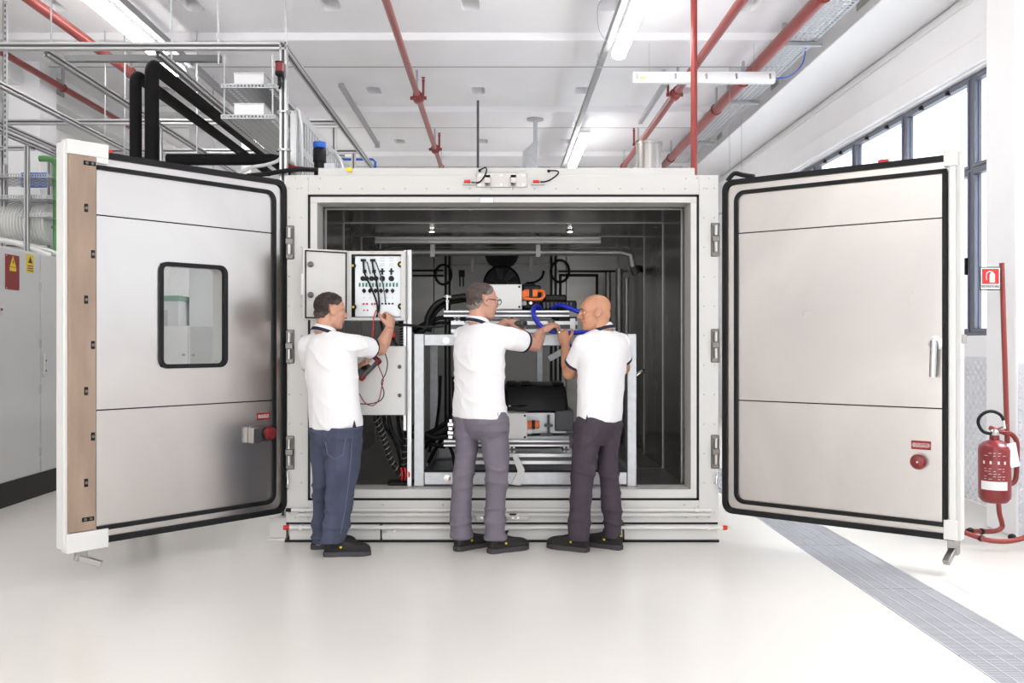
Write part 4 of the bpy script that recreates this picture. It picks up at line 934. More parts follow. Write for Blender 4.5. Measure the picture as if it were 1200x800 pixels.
# ================================================================== left side: switch cabinets and ducts
XC = -4.05
for i in range(4):
    y0 = .22+.8*i
    lb = ['first grey switch cabinet, mostly outside the left picture edge', 'grey switch cabinet carrying the dark red warning plate', 'grey switch cabinet beside the left chamber door board', 'grey switch cabinet hidden behind the left chamber door'][i]
    t = thing('switch_cabinet', lb, 'cabinet', (XC, y0+.4, 0), 0, 'switch cabinets along the left')
    MB().box(-.5, -.02, -.398, .398, .21, 2.15).build('body', 'cabinet_grey', t, bev=.004)
    MB().box(-.5, -.03, -.4, .4, 0, .21).build('plinth', 'black_plastic', t)
    d = MB().box(-.02, 0, -.392, .392, .225, 2.14).build('cabinet_door', 'cabinet_grey', t, bev=.006)
    for z in (1.85, 1.35, .95, .4): MB().cyl((.004,.385,z-.04),(.004,.385,z+.04),.008,8).build('door_hinge', 'zinc', d)
    h = MB().box(0, .022, -.37, -.335, 1.06, 1.26).build('swing_handle', 'enamel', d, bev=.006)
    for z in (1.11, 1.2): MB().cyl((.022,-.352,z),(.025,-.352,z),.009,10).build('handle_lock', 'black_plastic', h)
    if i == 1:
        s = MB().box(0, .004, -.19, .03, 1.80, 2.09).build('warning_plate', 'red_dark', d, bev=.002)
        MB().prism([(-.05,0),(.05,0),(0,.09)], (.004,-.075,1.99), (0,1,0), (0,0,1), (.002,0,0)).build('warning_triangle', 'yellow', s)
        MB().prism([(-.004,.022),(.012,.045),(.003,.045),(.008,.068),(-.012,.04),(-.002,.04)], (.006,-.075,1.99), (0,1,0), (0,0,1), (.001,0,0)).build('flash_mark', 'black_plastic', s)
        MB().box(.004, .006, -.125, -.025, 1.955, 1.985).build('yellow_strip', 'yellow', s)
        for yy in (-.178, .018):
            for z in (1.812, 2.078): MB().cyl((.004,yy,z),(.007,yy,z),.007,8).build('plate_screw', 'chrome', s)
        s = MB().box(0, .003, .15, .27, 1.965, 2.12).build('warning_sticker', 'yellow', d)
        MB().prism([(-.035,0),(.035,0),(0,.06)], (.003,.21,2.045), (0,1,0), (0,0,1), (.001,0,0)).build('sticker_triangle', 'black_plastic', s)
        for z in (1.98, 2.0, 2.02): MB().box(.003, .0036, .165, .255, z-.004, z+.004).build('sticker_line', 'black_plastic', s)
        MB().box(0,.004,-.3,-.23,1.60,1.66).cyl((.004,-.265,1.63),(.014,-.265,1.63),.014,12).build('indicator', 'chrome', d); MB().lathe([(.012,0),(.008,.008),(.001,.01)], (.014,-.265,1.63), (1,0,0), 10).build('indicator_lens', 'red_gloss', d)
t = thing('corrugated_duct', 'white corrugated flexible air duct above the switch cabinets', 'duct', (-5.3, 2.6, 2.50))
pr = []
for k in range(0, 33): pr += [(.185, k*.03), (.2, k*.03+.008), (.2, k*.03+.016), (.185, k*.03+.024)]
MB().lathe(pr, (0,0,0), (1,0,0), 24).build('duct_hose', 'enamel_white', t)
t = thing('corrugated_duct', 'smaller white flexible duct bending behind the tray', 'duct', (-5.0, 3.3, 2.78)); pr = []
for k in range(0, 30): pr += [(.115, k*.025), (.125, k*.025+.008), (.125, k*.025+.014), (.115, k*.025+.02)]
MB().lathe(pr, (0,0,0), (.9,-.2,-.25), 20).build('duct_hose', 'enamel_white', t)
t = thing('green_pipe', 'bright green upright pipe with an elbow at the top', 'pipe', (WX(66,2.5), 2.5, 2.15))
MB().tube(smoothpath([(0,0,0),(0,0,.82),(0,0,.9),(-.03,0,.955),(-.1,0,.97),(-.16,0,.97)], 4), .03, 14).build('pipe_run', 'green_pipe', t)
MB().lathe([(.037,.72),(.037,.8)], n=14).build('socket', 'green_pipe', t); MB().lathe([(.045,.3),(.045,.32)], n=14).build('flange', 'green_pipe', t)
for py, lb, yy, ex in ((206,'upper edge-on perforated tray over the flexible duct',2.35,0), (231,'lower edge-on perforated tray over the flexible duct',2.35,0), (252,'short perforated tray stub in front of the green pipe',2.3,.55)):
    z = WZ(py+2,yy); x0 = -5.25+(ex and .75); x1 = -4.2
    t = thing('perforated_tray', lb, 'cable tray', (x0, yy, z)); w = x1-x0; m = MB(); q = int(w/.024)
    for k in range(q): m.box(k*.024, k*.024+.012, -.002, .002, .008, .03)
    m.box(0, w, -.002, .002, 0, .009).box(0, w, -.002, .002, .029, .036); m.build('perforated_lip', 'zinc', t, smooth=False)
    m = MB(); perf_plate(m, 0, w, 0, .5, 0, 14, 6); m.build('tray_floor', 'zinc', t, smooth=False, fix=False)
t = thing('service_frame', 'second slim aluminium frame above the switch cabinets', 'frame', (0,0,0))
for p0, p1 in (((-5.25,2.3,2.96),(-4.35,1.5,2.93)), ((-4.42,2.3,2.15),(-4.42,2.3,3.2)), ((-4.5,2.9,2.15),(-4.5,2.9,3.2)), ((-5.2,2.2,2.32),(-4.2,2.9,2.26)), ((-5.2,2.4,3.2),(-4.4,2.4,3.2)), ((-4.4,1.4,3.22),(-4.4,4.5,3.22))):
    m = MB(); profile(m, p0, p1, .04, .04); m.build('beam', AL, t)
tag(MB().box(-4.9,-4.35,3.1,3.16,2.95,3.1).build('blue_bin', 'blue_plastic', bev=.01), 'blue strip of a bin behind the upper tray', 'bin')
for i, (a, b) in enumerate((((-5.1,2.0,2.19),(-4.2,2.5,2.2)), ((-5.0,2.1,2.2),(-4.25,2.4,2.18)))): 
    c = (Vector(a)+Vector(b))/2+V(0,0,.12); tag(MB().tube(smoothpath([a, c, b]), .025, 8).build('white_hose', 'enamel_white'), ('nearer' if i == 0 else 'farther')+' white hose arching on top of the switch cabinets', 'hose')
# things seen through the left door's window
t = thing('low_cabinet', 'low white two-door cabinet seen through the left door window', 'cabinet', (-4.2, 5.4, 0))
MB().box(-.75, .62, .02, .5, .1, 1.57).build('body', 'white_paint', t, bev=.004); MB().box(-.72,.6,.04,.48,0,.1).build('plinth', 'black_plastic', t)
for a, b, hxx, mt in ((-.745, .23, .18, 'white_paint'), (.26, .615, .3, 'cabinet_grey')):
    d = MB().box(a, b, 0, .02, .11, 1.56).build('cabinet_door', mt, t, bev=.003); MB().cyl((hxx,0,1.2),(hxx,-.02,1.2),.018,10).build('knob', 'zinc', d)
t = thing('machine_housing', 'white machine housing with a green top band behind the low cabinet', 'machine', (-4.75, 6.3, 0)); MB().box(-.6,.35,0,.6,0,1.93).build('body', 'white_paint', t, bev=.006); MB().box(-.62,.37,-.02,.62,1.93,2.0).build('top_band', 'green_pale', t, bev=.004)
MB().box(.0,.2,-.005,0,1.4,1.8).build('window', 'cabinet_grey', t)
struct(MB().box(-4.36,-3.62,6.6,7.1,0,ZC).build('wall_column', 'white_paint', bev=.01))['label'] = 'white column seen through the left door window'
# ================================================================== right side: fire extinguisher on its stand
YE = .02
st = thing('extinguisher_stand', 'red tubular floor stand with a sign post for the extinguisher', 'stand', (0,0,0))
def Q(px, py, Y=YE): return W(px, py, Y)
MB().cyl(Q(1174,308), Q(1182,570), .017, 12).build('sign_post', 'red_pipe', st)
MB().tube(smoothpath([Q(1170,580), Q(1171,600), Q(1174,612), Q(1174,618), Q(1166,622,-.02), Q(1150,622.5,-.06), Q(1133,622,-.1)], 5), .0165, 12).build('foot_bar', 'red_pipe', st)
MB().tube(smoothpath([Q(1131,624,-.18), Q(1145,629,-.25), Q(1160,633,-.30), Q(1180,634,-.31), Q(1197,631,-.28), Q(1204,627,-.2)], 5), .0165, 12).build('foot_bar', 'red_pipe', st)
for a in (Q(1150,622.5,-.06), Q(1137,621.7,-.1), Q(1150,630.5,-.265), Q(1186,629,-.25)): MB().ball(a, (.028,.022,.022), 10).build('foot_sleeve', 'rubber', st)
MB().tube(smoothpath([Q(1176,507), Q(1184,508), Q(1190,514), Q(1192,524), Q(1191,555), Q(1188,565), Q(1180,568)], 5), .0165, 12).build('hoop_handle', 'red_pipe', st)
MB().tube(smoothpath([Q(1160,501),Q(1168,504),Q(1178,507)]), .0165, 10).build('top_arm', 'red_pipe', st)
ex = thing('fire_extinguisher', 'dark red fire extinguisher with black hose on its stand', 'fire extinguisher', Q(1165.5, 588, -.08))
s = F/(D0-.08); r = 17.5/s
z = lambda py: (588-py)/s
MB().lathe([(r*.72,0),(r*.8,.006),(r*.98,.03),(r,.05),(r,z(526)),(r*.93,z(522)),(r*.7,z(518)),(r*.32,z(515)),(r*.3,z(510))], n=28).build('cylinder', 'red_gloss', ex)
def band(z0, z1, mat, a0, a1, nm, rr=1.006):
    m = MB(); n = 12; P = []
    for q in range(n+1):
        a = math.radians(a0+(a1-a0)*q/n); P += [V(r*rr*math.cos(a), r*rr*math.sin(a), z0), V(r*rr*math.cos(a), r*rr*math.sin(a), z1)]
    return m.add(P, [(2*q, 2*q+2, 2*q+3, 2*q+1) for q in range(n)]).build(nm, mat, ex)
band(z(572), z(562), 'label_white', 190, 290, 'white_label')
for i, py in enumerate((529, 532, 547, 550, 553, 556, 559)):
    for a in range(0, 5):
        if (i*3+a) % 4: band(z(py+.55), z(py), 'cabinet_grey', 205+a*16, 205+a*16+random.choice((8,11,13)), 'label_print')
for a in (200, 225, 252, 275): band(z(542), z(538.5), 'label_white', a, a+7, 'class_mark')
MB().lathe([(.024,z(511)),(.028,z(509)),(.028,z(505)),(.018,z(503))], n=14).build('valve', 'chrome', ex)
MB().bar(V(-.02,0,z(505)), V(.09,0,z(498)), .022, .008).bar(V(-.02,0,z(506)), V(.10,0,z(506)), .02, .008).build('squeeze_handle', 'red_gloss', ex, bev=.002)
MB().tube(smoothpath([V(-.03,0,z(508)), V(-.085,-.01,z(505)), V(-.115,-.01,z(496)), V(-.105,-.01,z(488)), V(-.06,-.01,z(482.5)), V(-.01,-.01,z(482)), V(.035,-.01,z(486)), V(.055,-.01,z(492))]), .011, 10).build('hose', 'rubber', ex)
MB().cyl(V(.053,-.01,z(491)), V(.062,-.01,z(502)), .009, 10).build('nozzle', 'label_white', ex)
MB().prism(rrect(-.035,.035,-.085,.08,.01), V(.085,-.075,z(531)), (.96,.15,.18), (-.18,0,.98), (0,.002,0)).build('inspection_tag', 'label_white', ex)
sg = thing('extinguisher_sign', 'small red and white extinguisher sign reading ESTINTORE on the post', 'sign', Q(1160.5, 340, YE-.02)); s = F/(D0+YE-.02)
w, hh = 12.3/s, 27.5/s
MB().box(-w, w, 0, .006, 0, hh).build('frame', 'black_plastic', sg, bev=.002)
MB().box(-w+.007, w-.007, -.002, 0, .007, hh-.007).build('face', 'label_white', sg)
MB().box(-w+.014, w-.014, -.003, -.002, .043, hh-.014).build('red_field', 'red_plastic', sg)
m = MB(); m.prism([(-.018,0),(.018,0),(.018,.055),(.012,.064),(.005,.066),(.005,.074),(-.005,.074),(-.005,.066),(-.012,.064),(-.018,.055)], (.012,-.004,.053), (1,0,0), (0,0,1), (0,.001,0))
m.tube([V(.008,-.004,.124), V(-.01,-.004,.13), V(-.026,-.004,.118), V(-.03,-.004,.095), V(-.026,-.004,.07)], .0035, 6); m.build('extinguisher_symbol', 'label_white', sg)
text('sign_text', 'ESTINTORE', 'black_plastic', .024, (0,-.0035,.025), (1,0,0), (0,0,1), sg)
# ================================================================== people
def vnoise(P, seed=0):
    P = np.asarray(P); I = np.floor(P).astype(np.int64); Fr = P-I; Fr = Fr*Fr*(3-2*Fr); out = np.zeros(len(P))
    def hsh(x, y, z): 
        n = (x*374761393+y*668265263+z*2147483647+seed*144269) & 0xffffffff; n = ((n ^ (n >> 13))*1274126177) & 0xffffffff; return ((n ^ (n >> 16)) & 0xffff)/65535.0
    for dx in (0, 1):
        for dy in (0, 1):
            for dz in (0, 1):
                w = (Fr[:,0] if dx else 1-Fr[:,0])*(Fr[:,1] if dy else 1-Fr[:,1])*(Fr[:,2] if dz else 1-Fr[:,2]); out += w*hsh(I[:,0]+dx, I[:,1]+dy, I[:,2]+dz)
    return out*2-1
def remesh(mb, voxel, it=4, fac=.5):
    import bmesh
    me = mb.mesh('tmp'); bm = bmesh.new(); bm.from_mesh(me); bmesh.ops.recalc_face_normals(bm, faces=bm.faces[:]); bm.to_mesh(me); bm.free()
    o = bpy.data.objects.new('tmp', me); COL.objects.link(o)
    r = o.modifiers.new('r', 'REMESH'); r.mode = 'VOXEL'; r.voxel_size = voxel; r.use_smooth_shade = True
    if it: s = o.modifiers.new('s', 'SMOOTH'); s.factor = fac; s.iterations = it
    dg = bpy.context.evaluated_depsgraph_get(); out = bpy.data.meshes.new_from_object(o.evaluated_get(dg)); bpy.data.objects.remove(o); bpy.data.meshes.remove(me)
    return out
def coords(me):
    a = np.empty(len(me.vertices)*3); me.vertices.foreach_get('co', a); n = np.empty_like(a); me.vertices.foreach_get('normal', n); return a.reshape(-1,3), n.reshape(-1,3)
def setco(me, P): me.vertices.foreach_set('co', P.ravel()); me.update()
def finish(me, name, mats, parent):
    me.name = name; me.materials.clear()
    for m in mats: me.materials.append(MATS[m])
    me.shade_smooth(); o = bpy.data.objects.new(name, me); COL.objects.link(o); o.parent = parent; return o
def ring(c, ax, bx, n=28, p=2.3):
    P = []
    for k in range(n):
        t = 2*math.pi*k/n; ct, st = math.cos(t), math.sin(t)
        P.append(c+ax*math.copysign(abs(ct)**(2/p), ct)+bx*math.copysign(abs(st)**(2/p), st))
    return P
def hand(m, wr, d, n, right, curl, spread=.0, thumb=None):
    d = Vector(d).normalized(); n = Vector(n); n = (n-d*n.dot(d)).normalized(); t = d.cross(n) if right else n.cross(d); wr = Vector(wr); tips = []
    for k, (off, kn, L, r) in enumerate(((.027,.090,.074,.0092),(.009,.094,.083,.0095),(-.010,.090,.077,.009),(-.027,.081,.060,.008))):
        K = wr+d*kn+t*off
        m.limb([wr+t*off*.55, wr+d*kn*.55+t*off*.85, K], [.0165,.0165,.0125], 10)
        c = curl[k] if isinstance(curl, (list, tuple)) else curl
        ang = 0; p = K; pts = [p]
        for seg, f in ((.45, .9), (.31, 1.15), (.24, .8)):
            ang += math.radians(c)*f; dd = (d*math.cos(ang)+n*math.sin(ang)+t*spread*off*8).normalized(); p = p+dd*L*seg; pts.append(p)
        m.limb(pts, [r*1.08, r, r*.95, r*.82], 10); tips.append(p)
    m.limb([wr+d*.035-n*.0, wr+d*.06+n*.004], [.026,.024], 10)
    b = wr+d*.028+t*.026+n*.006; td = Vector(thumb) if thumb else (d*.65+t*.62+n*.45)
    p1 = b+td.normalized()*.042; p2 = p1+(td.normalized()*.6+d*.5+n*.25).normalized()*.032; p3 = p2+(d*.7+n*.5-t*.1).normalized()*.026
    m.limb([wr+t*.012+d*.005, b, p1, p2, p3], [.015,.016,.0125,.011,.0088], 10)
    return tips
def shoe(parent, heel, ang):
    heel = Vector(heel); f = V(math.cos(ang), math.sin(ang), 0); r = V(math.sin(ang), -math.cos(ang), 0); u = V(0,0,1)
    def sec(x, w, h, z0=.0, p=2.6, lift=0): return ring(heel+f*x+u*(z0+h/2+lift), r*w, u*h/2, 20, p)
    m = MB(); m.loft([sec(-.006,.022,.07,.02), sec(.004,.034,.092,.014), sec(.03,.038,.10,.014), sec(.07,.038,.104,.014), sec(.105,.039,.102,.014), sec(.14,.043,.088,.014), sec(.18,.047,.076,.014), sec(.22,.049,.068,.014), sec(.255,.046,.060,.014), sec(.276,.034,.048,.015), sec(.288,.016,.028,.02)])
    o = m.build('shoe', 'shoe_black', parent)
    m = MB(); out = [(-.012,.018),(-.004,.034),(.03,.041),(.09,.038),(.14,.043),(.20,.05),(.245,.046),(.275,.032),(.292,.012)]
    P = [heel+f*x+r*w for x, w in out]+[heel+f*x-r*w for x, w in reversed(out)]
    m.loft([[p+u*.0 for p in P], [p+u*.026 for p in P], [heel+f*.14+(p-heel-f*.14)*.97+u*.032 for p in P]]); m.build('sole', 'shoe_sole', o, bev=.003)
    m = MB()
    for x, z in ((.118,.112),(.135,.10),(.152,.09),(.168,.083)): m.tube([heel+f*x+r*.03+u*(z-.012), heel+f*(x+.004)+u*z, heel+f*x-r*.03+u*(z-.012)], .0032, 6)
    for sgn in (-1, 1): m.tube([heel+f*(.115)+r*.006*sgn+u*.112+r*.02*sgn*math.cos(a)+f*.0+u*.018*math.sin(a) for a in [math.pi*q/5 for q in range(-1, 7)]], .003, 6)
    m.build('laces', 'rubber', o)
    for sgn in (-1, 1):
        MB().obox(heel+f*.10+r*sgn*.0385+u*.062, f*.007, r*.001, u*.006).build('yellow_mark', 'yellow', o)
    MB().obox(heel-f*.006+u*.092, r*.012, f*.0015, u*.004).build('yellow_tab', 'yellow', o)
    return o
def person(label, sp):
    base = W(*sp['base']); base.z = 0; T = thing('person', label, 'person')
    a = math.radians(sp['a']); f = V(math.cos(a), math.sin(a), 0); r = V(math.sin(a), -math.cos(a), 0); u = V(0,0,1)
    Yt = sp['Y']; s = F/(Yt+D0); kd = sp.get('kd', .70)
    def tr(y, xl, xr, grow=0, tilt=0, kd=kd):
        e = (xr-xl)/2/s+grow; A = e/math.sqrt(r.x**2+(kd*f.x)**2); c = V(((xl+xr)/2-VX)/s, Yt, EYE-(y-VY)/s)
        return ring(c, r*A+u*tilt*(r.x*A), f*A*kd+u*tilt*(f.x*A*kd), 32)
    R_, L_ = ({k: W(*v) for k, v in sp[q].items() if k in ('sh','el','wr')} for q in ('R','L'))
    hc = W(*sp['head']); ah = math.radians(sp['ah']); pt = math.radians(sp.get('pitch', 0))
    hf = V(math.cos(ah)*math.cos(pt), math.sin(ah)*math.cos(pt), math.sin(pt)); hr = V(math.sin(ah), -math.cos(ah), 0); hu = hr.cross(hf); hs = sp.get('hs', 1.0)
    def H(x, y, z): return hc+(hr*x+hf*y+hu*z)*hs
    AX = (hr, hf, hu)
    # ---- body: one continuous figure
    m = MB()
    def hb(c, rad): m.ball(H(*c), tuple(q*hs for q in rad), 20, AX)
    hb((0,-.014,.036), (.0755,.099,.082)); hb((0,.012,.03), (.070,.082,.074)); hb((0,.028,-.032), (.060,.066,.080)); hb((0,.020,-.058), (.057,.062,.044)); hb((0,.046,-.080), (.042,.046,.036)); hb((0,.074,-.096), (.021,.017,.018))
    hb((0,-.05,-.02), (.058,.055,.06))
    for q in (-1, 1):
        hb((q*.032,.058,-.020), (.028,.028,.028)); hb((q*.028,.074,.030), (.028,.017,.011))
        m.tube([H(q*.079,-.012+.016*math.cos(t)-.007*math.sin(t), -.001+.026*math.sin(t)) for t in [2*math.pi*k/14 for k in range(14)]], .0065*hs, 8, closed=True); hb((q*.074,-.010,.000), (.009,.014,.023)); hb((q*.079,.001,-.024), (.008,.010,.012))
    m.limb([H(0,.084,.024), H(0,.099,-.002), H(0,.109,-.021)], [.009*hs,.010*hs,.012*hs], 10)
    for q in (-1, 1): hb((q*.011,.098,-.026), (.009,.012,.009))
    hb((0,.091,-.052), (.024,.011,.007)); hb((0,.089,-.064), (.021,.011,.007))
    nb = W(*sp['neck']); m.limb([nb-u*.06, nb, H(0,-.03,-.075), H(0,-.03,-.03)], [.066,.060,.055,.055], 18)
    T3 = sp['torso']
    m.loft([tr(*t, grow=-.022) for t in T3])
    for arm in (R_, L_):
        e, w = arm['el'], arm['wr']; mid = e.lerp(w, .3)
        m.limb([arm['sh'], arm['sh'].lerp(e, .5), e, mid, w.lerp(e, .25), w], [.055,.050,.045,.047,.037,.030], 16)
        arm['d'] = (w-e).normalized()
    tipR = hand(m, R_['wr'], sp['R']['d'], sp['R']['n'], True, sp['R']['curl'], thumb=sp['R'].get('thumb')); tipL = hand(m, L_['wr'], sp['L']['d'], sp['L']['n'], False, sp['L']['curl'], thumb=sp['L'].get('thumb'))
    def legpts(leg): 
        o = []
        for (y, xl, xr, Y) in leg: o.append((W((xl+xr)/2, y, Y), (xr-xl)/2*(Y+D0)/F))
        return o
    legs = [legpts(sp['legs'][0]), legpts(sp['legs'][1])]
    for lg, (hp, sa) in zip(legs, sp['shoes']):
        P = [p for p, _ in lg]; m.tube(P, [max(.022, q*.55) for _, q in lg], 14)
        hpv = W(*hp); hpv.z = 0; sa = math.radians(sa); sf = V(math.cos(sa), math.sin(sa), 0)
        m.limb([P[-1], hpv+sf*.06+u*.07], [.024,.026], 12); m.limb([hpv+sf*.05+u*.05, hpv+sf*.2+u*.04], [.03,.025], 12)
    bm_ = remesh(m, .004, 3)
    # lips and brows get their own colour, hair is a shell of its own
    P, N = coords(bm_); hcv = np.array(hc); Lx = (P-hcv)@np.array(hr)/hs; Ly = (P-hcv)@np.array(hf)/hs; Lz = (P-hcv)@np.array(hu)/hs
    body = finish(bm_, 'body', [sp['skin'], 'lips', 'brow'], T)
    vi = np.zeros(len(P), int)
    lip = (Ly > .085) & (abs(Lx) < .022) & (Lz < -.049) & (Lz > -.068)
    vi[lip] = 1; mi = [int(max(vi[v] for v in p.vertices)) if min(vi[v] for v in p.vertices) else 0 for p in bm_.polygons]; bm_.polygons.foreach_set('material_index', mi)
    bpy.context.view_layer.update()
    def onface(x, z, sink):
        ok, loc, nr, ix = body.ray_cast(H(x, .2, z), -hf); return (loc if ok else H(x, .08, z))-hf*sink
    for q in (-1, 1):
        e = MB().ball(onface(q*.031, .006, .0085*hs), .0115*hs, 14).build('eye', 'eye_white', T); MB().ball(onface(q*.031, .006, .0005), .0048*hs, 10).build('iris', 'eye_dark', e)
        lid = onface(q*.031, .006, .0085*hs); MB().tube([lid+(hr*math.cos(t)*.0145+hu*(math.sin(t)*.0062+.0015)+hf*(.0125*math.sin(t*.5+.8 if False else math.pi/2)-.0035*abs(math.cos(t))))*hs for t in [math.pi*k/8 for k in range(9)]], .0028*hs, 6).build('eyelid', sp['skin'], T)
        MB().tube([onface(q*x, z, -.0005) for x, z in ((.014,.027),(.026,.0315),(.038,.0315),(.048,.026))], [.0028*hs,.0036*hs,.0034*hs,.002*hs], 6).build('eyebrow', 'brow', T)
    if sp.get('hair'):
        lim = sp['hairline']          # height of the hair edge as a function of the front-back position
        edge = np.interp(Ly, [-.12,-.06,-.035,-.005,.02,.045,.07,.1], lim)+.006*vnoise(P*160, 5)+.004*vnoise(P*60, 6); near = np.linalg.norm(P-hcv, axis=1) < .16*hs
        dist = Lz-edge; dist[~near] = -1; earz = (abs(Lx) > .070) & (Lz < .037) & (Ly > -.040) & (Ly < .03); dist[earz] = -1
        th = np.clip(dist/.02, -.12, 1)*sp['hair_t']*(1+.25*vnoise(P*70, 3)); keep = dist > -.003; fs = [tuple(p.vertices) for p in bm_.polygons if all(keep[v] for v in p.vertices)]
        used = sorted({v for fc in fs for v in fc}); mp = {v: i for i, v in enumerate(used)}; Q = P[used]+N[used]*th[used][:,None]+N[used]*(.0006)
        hm = bpy.data.meshes.new('hair'); hm.from_pydata([tuple(q) for q in Q], [], [tuple(mp[v] for v in fc) for fc in fs]); hm.update()
        fc = np.array([np.mean(dist[list(f_)]) for f_ in fs]); sd_ = fc+.012*np.array([vnoise(P[[f_[0]]]*90, 8)[0] for f_ in fs]) < .035; finish(hm, 'hair', [sp['hair'], sp['hair']+'_side'], T); hm.polygons.foreach_set('material_index', sd_.astype(int))
    if sp.get('glasses'):
        m = MB()
        for q in (-1, 1):
            c = H(q*.033,.108,.004); m.tube([c+(hr*.024*math.cos(t)+hu*.019*math.sin(t))*hs for t in [2*math.pi*k/18 for k in range(18)]], .0022, 6, closed=True)
            m.tube([H(q*.057,.107,.012), H(q*.079,.085,.012), H(q*.085,.0,.012), H(q*.083,-.02,-.004)], .0024, 6)
        m.tube([H(-.010,.110,.008), H(0,.114,.012), H(.010,.110,.008)], .002, 6); g = m.build('glasses', 'black_plastic', T)
        for q in (-1, 1): MB().lathe([(.0001,0),(.022*hs,.0),(.022*hs,.001),(.0001,.001)], H(q*.033,.108,.004), hf, 18).build('lens', 'glass_lens', g)
    # ---- polo shirt
    m = MB(); tl = sp.get('tilt', 0); rg = []
    zc = T3[0][0]
    for i, t in enumerate(T3): rg.append(tr(*t, tilt=tl*max(0, 1-i/2.5)))
    m.loft(rg)
    cuffs = []
    for arm, q in ((R_, 'R'), (L_, 'L')):
        fr_ = sp[q].get('sleeve', .62); e = arm['sh'].lerp(arm['el'], fr_); rr = sp[q].get('sr', (.078,.068))
        m.tube([arm['sh'], arm['sh'].lerp(e, .5), e], [rr[0], (rr[0]+rr[1])/2, rr[1]], 20); m.ball(arm['sh'], rr[0], 20); cuffs.append((e, (arm['el']-arm['sh']).normalized(), rr[1]))
        m.limb([arm['sh'], nb-u*.035+r*(.05 if q == 'R' else -.05)], [rr[0]*.92, .06], 18)
    sm = remesh(m, .0055, 9); P, N = coords(sm)
    Pl = np.stack([P@np.array(r), P@np.array(f), P[:,2]], 1); wv = Pl+.06*np.stack([vnoise(Pl*5, 11), vnoise(Pl*5, 12), vnoise(Pl*5, 13)], 1)
    wv[:,2] += wv[:,0]*.45
    fold = 1-np.abs(vnoise(wv*np.array([3.2,3.2,11]), 5+sp['seed'])); fold = fold**3
    fold2 = 1-np.abs(vnoise(wv*np.array([7,7,5.]), 9+sp['seed'])); amp = .009*np.clip((1.45-P[:,2])/.2, .25, 1)
    setco(sm, P+N*((fold-.4)*amp+(fold2**4-.2)*.0045)[:,None]); shirt = finish(sm, 'shirt', ['shirt_white'], T)
    for e, d, rr in cuffs:
        MB().tube([e-d*.012, e-d*.006, e+d*.006, e+d*.010], [rr*.97, rr+.0035, rr+.0035, rr*.96], 24).build('sleeve_band', 'navy', shirt)
    cn = nb+u*.012; tf = (f*.35+u).normalized(); cf = (f-tf*f.dot(tf)).normalized(); rgs = []
    cs = sp.get('collar', (0,0)); cn = cn+V(cs[0], 0, cs[1])
    for rad, hh in ((.060,.030),(.066,.034),(.074,.018),(.083,-.012),(.081,-.016),(.066,.004)): rgs.append(ring(cn+tf*hh, r*rad, cf*rad*1.05, 30, 2.0))
    MB().loft(rgs, cap=False, closed=True).build('collar', 'shirt_white', shirt)
    rgs = [ring(cn+tf*hh, r*rad, cf*rad*1.05, 30, 2.0) for rad, hh in ((.0775,.0095),(.0800,.0095),(.0868,-.013),(.0835,-.0145))]
    MB().loft(rgs, cap=False, closed=True).build('collar_stripe', 'navy', shirt)
    hv = W(*sp['vent']); MB().prism([(-.012,-.004),(.014,-.004),(.0,.045)], hv, (1,0,0), (0,0,1), (0,.012,0)).build('hem_vent', 'navy', shirt)
    # ---- trousers
    m = MB()
    m.loft([tr(*t, grow=g, kd=k_) for t, g, k_ in zip(sp['pelvis'], (-.06,-.012,-.003,-.008), (.45,.6,.68,.66))])
    hems = []
    for lg in sp['legs']:
        rg = []
        for (y, xl, xr, Y) in lg:
            e = (xr-xl)/2*(Y+D0)/F+.0025; dk = float(np.interp(y, [488,515,560,600], [1.55,1.42,1.12,1.06])); rg.append(ring(W((xl+xr)/2, y, Y-(dk-1.06)*e*.35), V(e,0,0), V(0,e*dk,0), 24, 2.2))
        m.loft(rg); hems.append(rg[-1])
    tm = remesh(m, .0055, 14); P, N = coords(tm)
    wv = P+.04*np.stack([vnoise(P*6, 21), vnoise(P*6, 22), vnoise(P*6, 23)], 1)
    low = np.clip((.42-P[:,2])/.3, 0, 1); kn = np.exp(-((P[:,2]-.47)/.1)**2); hp_ = np.exp(-((P[:,2]-.78)/.08)**2)
    fo = (1-np.abs(vnoise(wv*np.array([4,4,15]), 31+sp['seed'])))**3; fo2 = (1-np.abs(vnoise(wv*np.array([6,6,3.]), 41+sp['seed'])))**4
    setco(tm, P+N*((fo-.35)*(.004+.014*low+.010*kn+.008*hp_)+(fo2-.2)*.005)[:,None])
    tro = finish(tm, 'trousers', [sp['cloth']], T)
    # back pocket seams
    for pk_ in sp.get('pockets', ()): MB().tube([W(*q) for q in pk_], .0022, 6).build('pocket_seam', sp['seam'], tro)
    for hp, sa in sp['shoes']:
        h3 = W(*hp); h3.z = 0; sr_ = math.radians(sa); shoe(T, h3, sr_)
        sf = V(math.cos(sr_), math.sin(sr_), 0); MB().tube([h3+sf*.06+u*.06, h3+sf*.058+u*.11, h3+sf*.055+u*.19], [.046,.044,.045], 16).build('sock', 'rubber', T)
    return T, tipR, tipL
Y1 = -.33
